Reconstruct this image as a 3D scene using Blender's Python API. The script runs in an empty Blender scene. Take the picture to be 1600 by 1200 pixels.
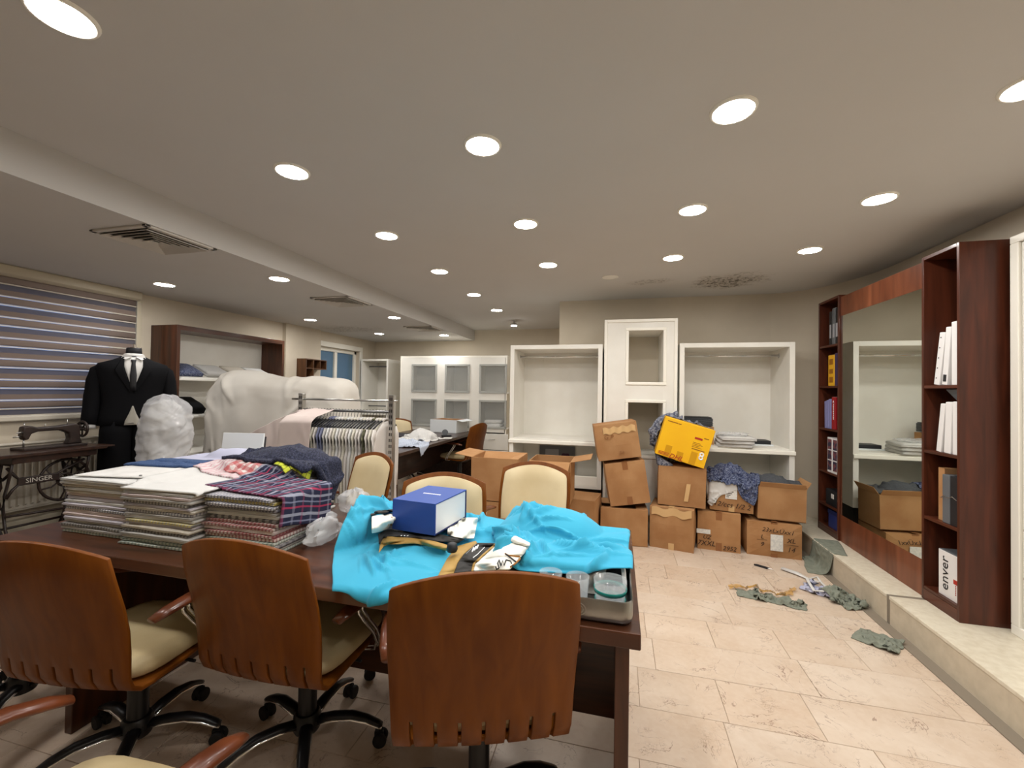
import bpy, bmesh, math, random
import numpy as np
from mathutils import Vector, Matrix, noise
R = math.radians
random.seed(7)
SC = bpy.context.scene
COL = SC.collection

# ------------------------------------------------------------------ camera, world, exposure
FPX, PITCH, ROLL, YAW, HC = 660.0, .01527, .01496, .2456, 1.42

def cam_ray(x, y, w):
    c, s = math.cos(ROLL), math.sin(ROLL); x, y = c*x - s*y, s*x + c*y
    c, s = math.cos(PITCH), math.sin(PITCH); fy = c*w - s*y; z = s*w + c*y
    c, s = math.cos(YAW), math.sin(YAW)
    return Vector((c*x - s*fy, s*x + c*fy, z))

cam_data = bpy.data.cameras.new('camera')
cam = bpy.data.objects.new('camera', cam_data); COL.objects.link(cam)
rgt, upv, fwd = cam_ray(1, 0, 0), cam_ray(0, 1, 0), cam_ray(0, 0, 1)
cam.matrix_world = Matrix(((rgt.x, upv.x, -fwd.x, 0), (rgt.y, upv.y, -fwd.y, 0), (rgt.z, upv.z, -fwd.z, HC), (0, 0, 0, 1)))
cam_data.sensor_width = 36.0; cam_data.sensor_fit = 'HORIZONTAL'
cam_data.lens = 36.0*FPX/1600.0
cam_data.clip_start = .02
SC.camera = cam
SC.view_settings.view_transform = 'Standard'; SC.view_settings.look = 'None'
SC.view_settings.gamma = 1.0; SC.view_settings.use_curve_mapping = False
SC.view_settings.exposure = 0.0
LAMP = 146.0
world = bpy.data.worlds.new('evening_sky'); SC.world = world; world.use_nodes = True
bg = world.node_tree.nodes['Background']; bg.inputs[0].default_value = (.34, .50, .90, 1); bg.inputs[1].default_value = 1.6

def W(px, py, x=None, y=None, z=None):
    """point of the photograph's pixel on a plane of the room (x, y or z given)"""
    v = cam_ray((px-800)/FPX, -(py-600)/FPX, 1)
    if z is not None: k = (z-HC)/v.z
    elif y is not None: k = y/v.y
    else: k = x/v.x
    return Vector((v.x*k, v.y*k, HC + v.z*k))

# ------------------------------------------------------------------ materials
def s(r, g, b):
    f = lambda u: (u/255/12.92) if u/255 <= .04045 else ((u/255+.055)/1.055)**2.4
    return (f(r), f(g), f(b), 1)

MATS = {}
def nodes_of(name):
    m = bpy.data.materials.new(name); m.use_nodes = True
    nt = m.node_tree; b = nt.nodes['Principled BSDF']
    MATS[name] = m
    return m, nt, b

def N(nt, t, **k):
    n = nt.nodes.new(t)
    for a, v in k.items(): setattr(n, a, v)
    return n

def mathn(nt, op, a, b=None):
    n = N(nt, 'ShaderNodeMath', operation=op)
    for i, v in enumerate((a, b)):
        if v is None: continue
        if isinstance(v, (int, float)): n.inputs[i].default_value = v
        else: nt.links.new(v, n.inputs[i])
    return n.outputs[0]

def mixc(nt, fac, a, b):
    n = N(nt, 'ShaderNodeMix', data_type='RGBA')
    if isinstance(fac, (int, float)): n.inputs[0].default_value = fac
    else: nt.links.new(fac, n.inputs[0])
    for i, v in ((6, a), (7, b)):
        if isinstance(v, tuple): n.inputs[i].default_value = v
        else: nt.links.new(v, n.inputs[i])
    return n.outputs[2]

def coords(nt, scale=(1, 1, 1), rnd=False):
    tc = N(nt, 'ShaderNodeTexCoord'); mp = N(nt, 'ShaderNodeMapping')
    nt.links.new(tc.outputs['Object'], mp.inputs['Vector']); mp.inputs['Scale'].default_value = scale
    if rnd:
        oi = N(nt, 'ShaderNodeObjectInfo'); nt.links.new(mathn(nt, 'MULTIPLY', oi.outputs['Random'], 40.), mp.inputs['Location'])
    return mp.outputs[0]

def noisen(nt, vec, scale, detail=4, dist=0., rough=.5):
    n = N(nt, 'ShaderNodeTexNoise'); nt.links.new(vec, n.inputs['Vector'])
    n.inputs['Scale'].default_value = scale; n.inputs['Detail'].default_value = detail
    n.inputs['Distortion'].default_value = dist; n.inputs['Roughness'].default_value = rough
    return n.outputs['Fac']

def rampn(nt, fac, lo, hi):
    n = N(nt, 'ShaderNodeMapRange'); nt.links.new(fac, n.inputs[0]); n.inputs[1].default_value = lo; n.inputs[2].default_value = hi
    return n.outputs[0]

def mat(name, c1, c2=None, rough=.5, metal=0., scale=8., detail=4., stretch=(1, 1, 1), bump=0., bscale=60., spec=.5, coat=0., trans=0.,
        ior=1.45, rand=0., lo=.35, hi=.65, dist=0., sheen=0., alpha=1., sss=0.):
    m, nt, b = nodes_of(name)
    col = None
    if c2 is not None:
        f = rampn(nt, noisen(nt, coords(nt, stretch, rnd=True), scale, detail, dist), lo, hi)
        col = mixc(nt, f, c1, c2)
    if rand:
        oi = N(nt, 'ShaderNodeObjectInfo')
        hs = N(nt, 'ShaderNodeHueSaturation'); hs.inputs['Color'].default_value = c1
        if col is not None: nt.links.new(col, hs.inputs['Color'])
        nt.links.new(mathn(nt, 'ADD', mathn(nt, 'MULTIPLY', oi.outputs['Random'], rand), 1-rand/2), hs.inputs['Value'])
        col = hs.outputs[0]
    if col is None: b.inputs['Base Color'].default_value = c1
    else: nt.links.new(col, b.inputs['Base Color'])
    b.inputs['Roughness'].default_value = rough; b.inputs['Metallic'].default_value = metal
    b.inputs['Specular IOR Level'].default_value = spec; b.inputs['Coat Weight'].default_value = coat; b.inputs['Coat Roughness'].default_value = .12
    b.inputs['Transmission Weight'].default_value = trans; b.inputs['IOR'].default_value = ior
    b.inputs['Sheen Weight'].default_value = sheen; b.inputs['Alpha'].default_value = alpha
    if bump:
        bn = N(nt, 'ShaderNodeBump'); bn.inputs['Strength'].default_value = bump; bn.inputs['Distance'].default_value = .01
        nt.links.new(noisen(nt, coords(nt), bscale, 3), bn.inputs['Height']); nt.links.new(bn.outputs[0], b.inputs['Normal'])
    return m

def pattern(name, base, stripes, rough=.85, uv=False):
    """woven stripes and checks: (axis, repeats per metre, phase, width, colour, strength)"""
    m, nt, b = nodes_of(name)
    sep = N(nt, 'ShaderNodeSeparateXYZ'); nt.links.new(N(nt, 'ShaderNodeTexCoord').outputs['UV'] if uv else coords(nt), sep.inputs[0])
    col = base
    for ax, rep, ph, wd, c, st in stripes:
        f = mathn(nt, 'FRACT', mathn(nt, 'ADD', mathn(nt, 'MULTIPLY', sep.outputs['XYZ'.index(ax)], rep), ph+100.))
        col = mixc(nt, mathn(nt, 'MULTIPLY', mathn(nt, 'LESS_THAN', f, wd), st), col, c)
    if isinstance(col, tuple): b.inputs['Base Color'].default_value = col
    else: nt.links.new(col, b.inputs['Base Color'])
    b.inputs['Roughness'].default_value = rough; b.inputs['Specular IOR Level'].default_value = .2
    return m

def thin(name, col, fac, rough=.1, gloss=True):
    """thin clear sheet: part of the light passes straight through, the rest is reflected"""
    m, nt, b = nodes_of(name)
    tr = N(nt, 'ShaderNodeBsdfTransparent'); mx = N(nt, 'ShaderNodeMixShader'); mx.inputs[0].default_value = fac
    nt.links.new(tr.outputs[0], mx.inputs[1])
    b.inputs['Base Color'].default_value = col; b.inputs['Roughness'].default_value = rough
    nt.links.new(b.outputs[0], mx.inputs[2]); nt.links.new(mx.outputs[0], nt.nodes['Material Output'].inputs[0])
    return m

def sheer(name, col, trans):
    """fabric that lets daylight glow through"""
    m, nt, b = nodes_of(name)
    tl = N(nt, 'ShaderNodeBsdfTranslucent'); tl.inputs[0].default_value = col
    mx = N(nt, 'ShaderNodeMixShader'); mx.inputs[0].default_value = trans
    b.inputs['Base Color'].default_value = col; b.inputs['Roughness'].default_value = .9
    nt.links.new(b.outputs[0], mx.inputs[1]); nt.links.new(tl.outputs[0], mx.inputs[2]); nt.links.new(mx.outputs[0], nt.nodes['Material Output'].inputs[0])
    return m

def lamp_mat(name, col, strength):
    m, nt, b = nodes_of(name)
    b.inputs['Base Color'].default_value = (.8, .8, .8, 1)
    b.inputs['Emission Color'].default_value = col; b.inputs['Emission Strength'].default_value = strength
    return m

def wood(name, dark, light, axis, rough=.32, coat=.25, fine=1., spec=.4):
    st = {'x': (1.2, 14, 14), 'y': (14, 1.2, 14), 'z': (14, 14, 1.2)}[axis]
    return mat(name, dark, light, rough=rough, scale=1.6*fine, detail=7, stretch=st, dist=.6, lo=.3, hi=.75, coat=coat, rand=.12, spec=spec)

WD, WL = s(52, 27, 14), s(90, 50, 28)
wood('wood_x', WD, WL, 'x'); wood('wood_y', WD, WL, 'y'); wood('wood_z', WD, WL, 'z')
wood('chair_wood', s(100, 52, 10), s(122, 68, 16), 'z', rough=.42, coat=.0, spec=.22)
wood('arm_wood', s(78, 38, 20), s(112, 60, 34), 'y', rough=.3, coat=.3)
wood('red_wood_z', s(60, 28, 16), s(94, 46, 28), 'z', rough=.38, coat=.15)
wood('red_wood_panel', s(84, 42, 24), s(136, 78, 50), 'z', rough=.36, coat=.2, fine=.5)
wood('red_wood_y', s(60, 28, 16), s(94, 46, 28), 'y', rough=.38, coat=.15)
wood('desk_wood', s(36, 21, 14), s(66, 40, 27), 'y', rough=.4)
wood('board_wood', s(70, 44, 26), s(110, 74, 46), 'z', rough=.5, coat=0)
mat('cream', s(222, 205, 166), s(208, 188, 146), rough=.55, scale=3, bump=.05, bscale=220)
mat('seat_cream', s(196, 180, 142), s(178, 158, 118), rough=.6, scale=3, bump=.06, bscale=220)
mat('chrome', (.82, .82, .82, 1), rough=.12, metal=1)
mat('steel', (.55, .54, .52, 1), rough=.28, metal=1)
mat('dark_steel', (.2, .2, .2, 1), rough=.35, metal=1)
mat('black_plastic', s(20, 19, 20), rough=.4)
mat('iron', s(34, 24, 20), s(50, 36, 30), rough=.45, scale=20)
mat('wall_paint', s(214, 203, 184), s(208, 197, 178), rough=.9, scale=3, bump=.05, bscale=300, spec=.2)
mat('white_paint', s(236, 233, 224), s(230, 226, 216), rough=.45, scale=4)
mat('white_edge', s(244, 240, 228), rough=.4)
mat('grey_frame', s(170, 170, 164), rough=.4)
mat('grout', s(170, 148, 126), rough=.9)
mat('platform_stone', s(222, 214, 194), s(210, 200, 178), rough=.35, scale=30, detail=6)
mat('platform_face', s(206, 194, 172), s(196, 184, 162), rough=.55, scale=20)
mat('grey_strip', s(132, 122, 108), rough=.4)
mat('cardboard', s(176, 134, 92), s(162, 118, 78), rough=.85, scale=5, bump=.05, bscale=120, spec=.2, rand=.14)
mat('cardboard_inside', s(172, 128, 88), rough=.9, spec=.2)
mat('brown_tape', s(140, 92, 54), rough=.3)
mat('clear_tape', s(205, 168, 118), rough=.15)
mat('marker', s(52, 30, 18), rough=.6)
mat('paper', s(226, 224, 216), s(205, 205, 200), rough=.8, scale=60)
mat('yellow_card', s(240, 184, 6), s(236, 176, 5), rough=.6, scale=4)
mat('yellow_tape', s(206, 150, 20), rough=.3)
mat('print_red', s(170, 40, 24), rough=.6)
mat('print_brown', s(150, 96, 10), rough=.6)
mat('print_white', s(240, 240, 240), rough=.6)
mat('cyan_cloth', s(60, 168, 200), s(52, 160, 194), rough=.75, scale=3, sheen=.1, spec=.25)
mat('box_blue', s(40, 74, 152), rough=.5); mat('box_white', s(226, 230, 232), rough=.5); mat('box_navy', s(22, 34, 88), rough=.5)
mat('sheet_white', s(212, 207, 198), s(204, 198, 188), rough=.9, scale=3, spec=.1)
mat('sheet_pink', s(214, 200, 193), s(206, 190, 184), rough=.9, scale=3, spec=.1)
mat('suit_black', s(13, 13, 16), rough=.85, spec=.2); mat('tie_black', s(22, 22, 26), rough=.5)
mat('vest_grey', s(176, 172, 160), rough=.9); mat('shirt_white', s(216, 214, 210), s(204, 202, 198), rough=.9, scale=12)
mat('navy_wool', s(26, 29, 46), s(62, 66, 88), rough=.95, scale=130, detail=2, lo=.42, hi=.7)
mat('denim', s(44, 66, 104), s(62, 86, 126), rough=.95, scale=160, detail=2)
mat('lavender', s(184, 185, 204), s(174, 176, 197), rough=.9, scale=4)
mat('grey_cloth', s(66, 68, 72), s(78, 80, 84), rough=.95, scale=80)
mat('sage_cloth', s(132, 136, 122), s(116, 121, 108), rough=.95, scale=40)
mat('gold_cloth', s(172, 138, 72), s(156, 122, 60), rough=.6, scale=10)
mat('stole_black', s(44, 42, 40), rough=.75); mat('stole_white', s(234, 232, 222), rough=.8)
mat('mottled', s(70, 76, 96), s(150, 152, 160), rough=.95, scale=60, detail=3, lo=.4, hi=.62)
mat('mottled_blue', s(44, 52, 86), s(120, 128, 150), rough=.95, scale=90, detail=3, lo=.42, hi=.66)
mat('tarnished', (.42, .42, .40, 1), (.30, .29, .27, 1), rough=.32, metal=1, scale=9)
mat('case_inside', s(40, 40, 42), rough=.7)
mat('glass_clear', (1, 1, 1, 1), rough=.03, trans=1, ior=1.35)
mat('teal_glass', s(20, 120, 112), rough=.1)
mat('binder_black', s(28, 29, 33), rough=.5); mat('binder_white', s(226, 224, 222), rough=.5); mat('binder_red', s(150, 22, 30), rough=.45)
mat('binder_lilac', s(132, 132, 178), rough=.5); mat('binder_purple', s(58, 44, 80), rough=.5); mat('binder_yellow', s(222, 168, 30), rough=.5)
mat('book_blue', s(36, 50, 118), rough=.5); mat('grey_plastic', s(96, 100, 104), rough=.4)
mat('print_dark', s(48, 44, 66), s(120, 70, 74), rough=.5, scale=26, detail=1, lo=.48, hi=.56)
mat('mirror_glass', (.80, .83, .78, 1), rough=.015, metal=1)
mat('poster_grey', s(104, 104, 108), rough=.6); mat('poster_light', s(158, 158, 162), rough=.6); mat('poster_plum', s(70, 40, 62), rough=.6)
mat('hanger_black', s(24, 24, 28), rough=.4)
mat('rubber', s(24, 22, 22), rough=.7)
mat('vent_white', s(196, 190, 180), rough=.5); mat('vent_dark', s(40, 36, 33), rough=.9)
mat('blind_cassette', s(196, 186, 164), rough=.45); mat('blind_cream', s(214, 206, 190), rough=.6)
mat('amber_film', s(206, 160, 74), rough=.2)
thin('pane_glass', (.9, .95, .95, 1), .09, .03)
thin('plastic_film', (.86, .87, .88, 1), .34, .16)
thin('clear_plastic', (.85, .9, .92, 1), .2, .06)
thin('window_glass', (.35, .5, .7, 1), .2, .05); thin('dusk_glass', (.10, .19, .26, 1), .80, .08)  # dusk tint put into the far panes to dim the bright sky behind
sheer('blind_taupe', s(138, 122, 113), .10); sheer('blind_sheer', s(150, 146, 152), .65)
lamp_mat('lamp_light', (1, .972, .94, 1), LAMP)

# hanging and folded shirtings
WHT, PNK, LIL, BEI = s(208, 207, 203), s(199, 183, 181), s(185, 180, 189), s(194, 187, 174)
pattern('fab_white', s(204, 203, 200), []); pattern('fab_pink', PNK, [('X', 90, 0, .3, s(212, 203, 199), .6)])
pattern('fab_lilac', LIL, [('X', 110, 0, .35, s(203, 199, 205), .7)]); pattern('fab_beige', BEI, [('X', 70, 0, .25, s(176, 165, 149), .6)])
pattern('fab_grey', s(171, 169, 165), [('X', 130, 0, .4, s(194, 192, 189), .8)])
pattern('fab_black_check', s(192, 189, 183), [('X', 58, 0, .5, s(60, 56, 58), .75), ('Y', 58, 0, .5, s(60, 56, 58), .5)])
pattern('fab_red_check', s(203, 192, 185), [('X', 56, 0, .45, s(132, 44, 52), .75), ('Y', 56, 0, .45, s(132, 44, 52), .6)])
pattern('fab_bold_check', s(207, 203, 198), [('X', 30, 0, .45, s(70, 66, 70), .8), ('Y', 30, 0, .45, s(70, 66, 70), .6)])
pattern('fab_yellow_check', s(199, 194, 171), [('X', 60, 0, .4, s(196, 178, 84), .8), ('X', 60, .5, .2, s(70, 70, 90), .7)])
pattern('fab_green_check', s(187, 189, 180), [('X', 52, 0, .4, s(108, 128, 120), .75), ('Y', 70, 0, .35, s(108, 128, 120), .5)])
pattern('fab_navy_check', s(199, 198, 199), [('X', 64, 0, .45, s(56, 54, 84), .7), ('Y', 64, 0, .45, s(56, 54, 84), .5)])
pattern('fab_gingham_red', s(212, 203, 199), [('X', 22, 0, .5, s(176, 36, 46), .55), ('Y', 22, 0, .5, s(176, 36, 46), .55)], uv=True)
pattern('fab_pink_stripe', s(208, 196, 196), [('X', 46, 0, .35, s(196, 140, 150), .7)], uv=True)
pattern('plaid_navy', s(38, 40, 62), [('X', 13, 0, .16, s(158, 160, 174), .75), ('X', 13, .36, .10, s(168, 52, 82), .75), ('X', 13, .62, .08, s(130, 134, 158), .7),
                                       ('Y', 9, 0, .10, s(150, 60, 90), .35), ('Y', 9, .5, .12, s(153, 154, 171), .3)], uv=True)
pattern('fab_neon', s(206, 214, 70), [('X', 30, 0, .12, s(50, 52, 60), .8), ('Y', 30, 0, .12, s(50, 52, 60), .8)], uv=True)
pattern('fab_charcoal', s(58, 56, 60), []); pattern('fab_slate', s(112, 116, 140), []); pattern('fab_cream', s(201, 196, 181), [('Z', 60, 0, .2, s(185, 178, 162), .5)])
pattern('fab_olive', s(90, 90, 70), [('Y', 26, 0, .4, s(150, 146, 118), .6), ('Z', 26, 0, .4, s(60, 60, 46), .6)])
pattern('fab_ivory', s(205, 199, 192), [('Y', 60, 0, .18, s(185, 178, 172), .6)])
pattern('fab_sky', s(187, 194, 207), [('X', 50, 0, .3, s(158, 171, 194), .6)], uv=True)

def marble():
    m, nt, b = nodes_of('marble')
    v = coords(nt, (1, 1, 1), rnd=True)
    oi = N(nt, 'ShaderNodeObjectInfo')
    cloud = rampn(nt, noisen(nt, v, 3.2, 6, .5), .3, .7)
    fine = rampn(nt, noisen(nt, v, 38, 5, .3), .35, .7)
    c = mixc(nt, cloud, s(196, 174, 152), s(214, 198, 180))
    c = mixc(nt, mathn(nt, 'MULTIPLY', oi.outputs['Random'], .45), c, s(202, 176, 150))
    c = mixc(nt, mathn(nt, 'MULTIPLY', fine, .28), c, s(222, 208, 192))
    vein = mathn(nt, 'ABSOLUTE', mathn(nt, 'SUBTRACT', noisen(nt, v, 4.4, 8, 1.1, .6), .5))
    m1 = mathn(nt, 'LESS_THAN', vein, .006)
    gate = rampn(nt, noisen(nt, v, 5.5, 2), .46, .66)
    c = mixc(nt, mathn(nt, 'MULTIPLY', mathn(nt, 'MULTIPLY', m1, gate), .75), c, s(112, 78, 58))
    spot = mathn(nt, 'LESS_THAN', mathn(nt, 'ABSOLUTE', mathn(nt, 'SUBTRACT', noisen(nt, v, 13, 6, 2., .65), .5)), .007)
    c = mixc(nt, mathn(nt, 'MULTIPLY', mathn(nt, 'MULTIPLY', spot, rampn(nt, noisen(nt, v, 9, 1), .56, .66)), .7), c, s(104, 70, 50))
    nt.links.new(c, b.inputs['Base Color']); b.inputs['Roughness'].default_value = .34
marble()

def ceiling_paint():
    """painted plaster with the damp, mouldy patches of this ceiling"""
    m, nt, b = nodes_of('ceiling_paint')
    v = coords(nt)
    base = mixc(nt, noisen(nt, v, 2.5, 3), s(203, 200, 196), s(198, 195, 190))
    sep = N(nt, 'ShaderNodeSeparateXYZ'); nt.links.new(v, sep.inputs[0])
    def blob(cx, cy, rx, ry):
        dx = mathn(nt, 'DIVIDE', mathn(nt, 'SUBTRACT', sep.outputs[0], cx), rx); dy = mathn(nt, 'DIVIDE', mathn(nt, 'SUBTRACT', sep.outputs[1], cy), ry)
        d = mathn(nt, 'SQRT', mathn(nt, 'ADD', mathn(nt, 'MULTIPLY', dx, dx), mathn(nt, 'MULTIPLY', dy, dy)))
        d = mathn(nt, 'ADD', d, mathn(nt, 'MULTIPLY', mathn(nt, 'SUBTRACT', noisen(nt, v, 6, 4), .5), 1.4))
        return rampn(nt, d, 1.05, .55)
    col = base
    for cx, cy, rx, ry, k in ((1.02, 4.42, .34, .30, 1.), (.28, 4.30, .22, .12, .45), (-3.95, 5.6, .5, .35, .5)):
        bl = blob(cx, cy, rx, ry)
        col = mixc(nt, mathn(nt, 'MULTIPLY', bl, .35*k), col, s(150, 134, 110))
        sp = rampn(nt, noisen(nt, v, 26, 5, 1.2), .50, .60)
        col = mixc(nt, mathn(nt, 'MULTIPLY', mathn(nt, 'MULTIPLY', bl, sp), .8*k), col, s(62, 54, 46))
    nt.links.new(col, b.inputs['Base Color']); b.inputs['Roughness'].default_value = .9; b.inputs['Specular IOR Level'].default_value = .15
    bn = N(nt, 'ShaderNodeBump'); bn.inputs['Strength'].default_value = .05; bn.inputs['Distance'].default_value = .004
    nt.links.new(noisen(nt, v, 260, 2), bn.inputs['Height']); nt.links.new(bn.outputs[0], b.inputs['Normal'])
ceiling_paint()

# ------------------------------------------------------------------ mesh helpers
class MB:
    def __init__(self): self.v = []; self.f = []
    def add(self, vs, fs, M=None):
        o = len(self.v)
        self.v += [tuple(M @ Vector(p)) if M is not None else tuple(p) for p in vs]
        self.f += [tuple(i+o for i in f) for f in fs]
        return self
    def box(self, x0, x1, y0, y1, z0, z1, M=None):
        vs = [(x, y, z) for z in (z0, z1) for y in (y0, y1) for x in (x0, x1)]
        return self.add(vs, [(0, 2, 3, 1), (4, 5, 7, 6), (0, 1, 5, 4), (2, 6, 7, 3), (0, 4, 6, 2), (1, 3, 7, 5)], M)
    def ring_loft(self, rings, cap=True, closed=True, M=None):
        n = len(rings[0]); vs = [p for r in rings for p in r]; fs = []
        for i in range(len(rings)-1):
            for j in range(n if closed else n-1):
                k = (j+1) % n
                fs.append((i*n+j, i*n+k, (i+1)*n+k, (i+1)*n+j))
        if cap:
            fs.append(tuple(reversed(range(n)))); fs.append(tuple((len(rings)-1)*n+j for j in range(n)))
        return self.add(vs, fs, M)
    def tube(self, path, r, n=8, cap=True, M=None, flat=None, loop=False):
        """sweep a circle (or a flat ellipse (width, height)) along a path"""
        P = [Vector(p) for p in path]; rings = []
        up = Vector((0, 0, 1)); m = len(P)
        for i, p in enumerate(P):
            if loop: t = P[(i+1) % m]-P[i-1]
            else: t = P[min(i+1, m-1)]-P[max(i-1, 0)]
            t.normalize()
            a = t.cross(up)
            if a.length < .05: a = t.cross(Vector((0, 1, 0)))
            a.normalize(); b = a.cross(t)
            rr = r[i] if isinstance(r, (list, tuple)) else r
            wa, wb = (flat[0]*rr, flat[1]*rr) if flat else (rr, rr)
            rings.append([tuple(p + a*wa*math.cos(2*math.pi*k/n) + b*wb*math.sin(2*math.pi*k/n)) for k in range(n)])
        if loop: rings.append(rings[0]); cap = False
        return self.ring_loft(rings, cap, M=M)
    def lathe(self, prof, n=24, c=(0, 0, 0), M=None, cap=True):
        rings = [[(c[0]+r*math.cos(2*math.pi*k/n), c[1]+r*math.sin(2*math.pi*k/n), c[2]+z) for k in range(n)] for r, z in prof]
        return self.ring_loft(rings, cap, M=M)
    def prism(self, poly, a0, a1, axis='y', M=None):
        def P(u, w, a): return {'y': (u, a, w), 'x': (a, u, w), 'z': (u, w, a)}[axis]
        n = len(poly)
        return self.ring_loft([[P(u, w, a0) for u, w in poly], [P(u, w, a1) for u, w in poly]], True, M=M)
    def grid(self, fn, nu, nv, M=None):
        vs = [fn(i/(nu-1), j/(nv-1)) for j in range(nv) for i in range(nu)]
        return self.add(vs, [(j*nu+i, j*nu+i+1, (j+1)*nu+i+1, (j+1)*nu+i) for j in range(nv-1) for i in range(nu-1)], M)
    def mesh(self, name, m, smooth=False):
        me = bpy.data.meshes.new(name); me.from_pydata(self.v, [], self.f); me.validate()
        b = bmesh.new(); b.from_mesh(me); bmesh.ops.recalc_face_normals(b, faces=b.faces); b.to_mesh(me); b.free()
        me.materials.append(MATS[m])
        if smooth: me.polygons.foreach_set('use_smooth', [True]*len(me.polygons))
        return me
    def build(self, name, m, parent=None, smooth=False, bevel=0., loc=None, rot=None, solid=0., sub=0, seg=2, auto=False):
        o = bpy.data.objects.new(name, self.mesh(name, m, smooth or auto)); COL.objects.link(o)
        if parent is not None: o.parent = parent
        if loc is not None: o.location = loc
        if rot is not None: o.rotation_euler = rot
        if solid: md = o.modifiers.new('thickness', 'SOLIDIFY'); md.thickness = solid; md.offset = 0
        if sub: md = o.modifiers.new('smooth', 'SUBSURF'); md.levels = sub; md.render_levels = sub
        if bevel: md = o.modifiers.new('bevel', 'BEVEL'); md.width = bevel; md.segments = seg; md.limit_method = 'ANGLE'
        if auto: o.data.set_sharp_from_angle(angle=R(40))
        return o

def thing(name, label, cat, loc=(0, 0, 0), rz=0., group=None, rot=None):
    o = bpy.data.objects.new(name, None); COL.objects.link(o)
    o.empty_display_size = .1; o.location = loc; o.rotation_euler = rot if rot else (0, 0, rz)
    return tag(o, label, cat, group)

def tag(o, label, cat, group=None, kind=None):
    if label: o['label'] = label
    if cat: o['category'] = cat
    if group: o['group'] = group
    if kind: o['kind'] = kind
    return o

def struct(o, label=None):
    o['kind'] = 'structure'
    if label: o['label'] = label
    return o

def copy_tree(o, parent=None):
    c = o.copy(); COL.objects.link(c); c.parent = parent
    for ch in o.children: copy_tree(ch, c)
    return c

def place(o, loc, rz, label=None, group=None):
    o.location = loc; o.rotation_euler = (0, 0, rz)
    if label: o['label'] = label
    if group: o['group'] = group
    return o

def B(x0, x1, y0, y1, z0, z1): return MB().box(x0, x1, y0, y1, z0, z1)

def text(body, size, m, parent, M, ext=.0006, name='lettering', shear=0., align='CENTER'):
    cu = bpy.data.curves.new(name, 'FONT'); cu.body = body; cu.size = size; cu.extrude = ext; cu.align_x = align; cu.align_y = 'CENTER'; cu.shear = shear
    cu.resolution_u = 2
    t = bpy.data.objects.new(name, cu); COL.objects.link(t)
    bpy.context.view_layer.update()
    me = bpy.data.meshes.new_from_object(t.evaluated_get(bpy.context.evaluated_depsgraph_get()))
    bpy.data.objects.remove(t); bpy.data.curves.remove(cu)
    me.materials.clear(); me.materials.append(MATS[m])
    o = bpy.data.objects.new(name, me); COL.objects.link(o); o.parent = parent; o.matrix_local = M
    return o

FRONT = Matrix(((1, 0, 0, 0), (0, 0, -1, 0), (0, 1, 0, 0), (0, 0, 0, 1)))     # lettering on a face that looks to -y
def face_front(x, y, z, roll=0.): return Matrix.Translation((x, y, z)) @ FRONT @ Matrix.Rotation(roll, 4, 'Z')
def face_left(x, y, z, roll=0.):      # lettering on a face that looks to -x
    return Matrix.Translation((x, y, z)) @ Matrix.Rotation(-math.pi/2, 4, 'Z') @ FRONT @ Matrix.Rotation(roll, 4, 'Z')
def face_right(x, y, z, roll=0.):     # lettering on a face that looks to +x
    return Matrix.Translation((x, y, z)) @ Matrix.Rotation(math.pi/2, 4, 'Z') @ FRONT @ Matrix.Rotation(roll, 4, 'Z')
def face_up(x, y, z, rz=0.): return Matrix.Translation((x, y, z)) @ Matrix.Rotation(rz, 4, 'Z')

# ------------------------------------------------------------------ cloth: a small position-based simulation
def rbox(x0, x1, y0, y1, z0, z1, r=.02):
    c = np.array(((x0+x1)/2, (y0+y1)/2, (z0+z1)/2)); h = np.array((x1-x0, y1-y0, z1-z0))/2
    return ('box', c, np.maximum(h-r, 1e-4), r)
def ell(cx, cy, cz, rx, ry, rz): return ('ell', np.array((cx, cy, cz)), np.array((rx, ry, rz)), 0)
def obox(M, x0, x1, y0, y1, z0, z1, r=.006):
    """turned box: extents in the space of matrix M"""
    k, c, h, r = rbox(x0, x1, y0, y1, z0, z1, r); m = np.array(M)
    return ('obox', (c, m[:3, :3], m[:3, 3]), h, r)
def hfield(Q, cell=.010):
    """cloth already lying there: later cloth rests on it"""
    q = Q.reshape(-1, 3); lo = q[:, :2].min(0)-cell*2; n = np.ceil((q[:, :2].max(0)-lo)/cell).astype(int)+3
    H = np.full(n, -9.); ij = ((q[:, :2]-lo)/cell).astype(int)
    np.maximum.at(H, (ij[:, 0], ij[:, 1]), q[:, 2])
    G = H.copy()
    for a in (-1, 0, 1):
        for b in (-1, 0, 1): G = np.maximum(G, np.roll(np.roll(H, a, 0), b, 1))
    return ('hf', lo, G, cell)
def hf_at(hf, x, y):
    i, j = int((x-hf[1][0])/hf[3]), int((y-hf[1][1])/hf[3])
    return float(hf[2][i, j]) if 0 <= i < hf[2].shape[0] and 0 <= j < hf[2].shape[1] else -9.

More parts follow.
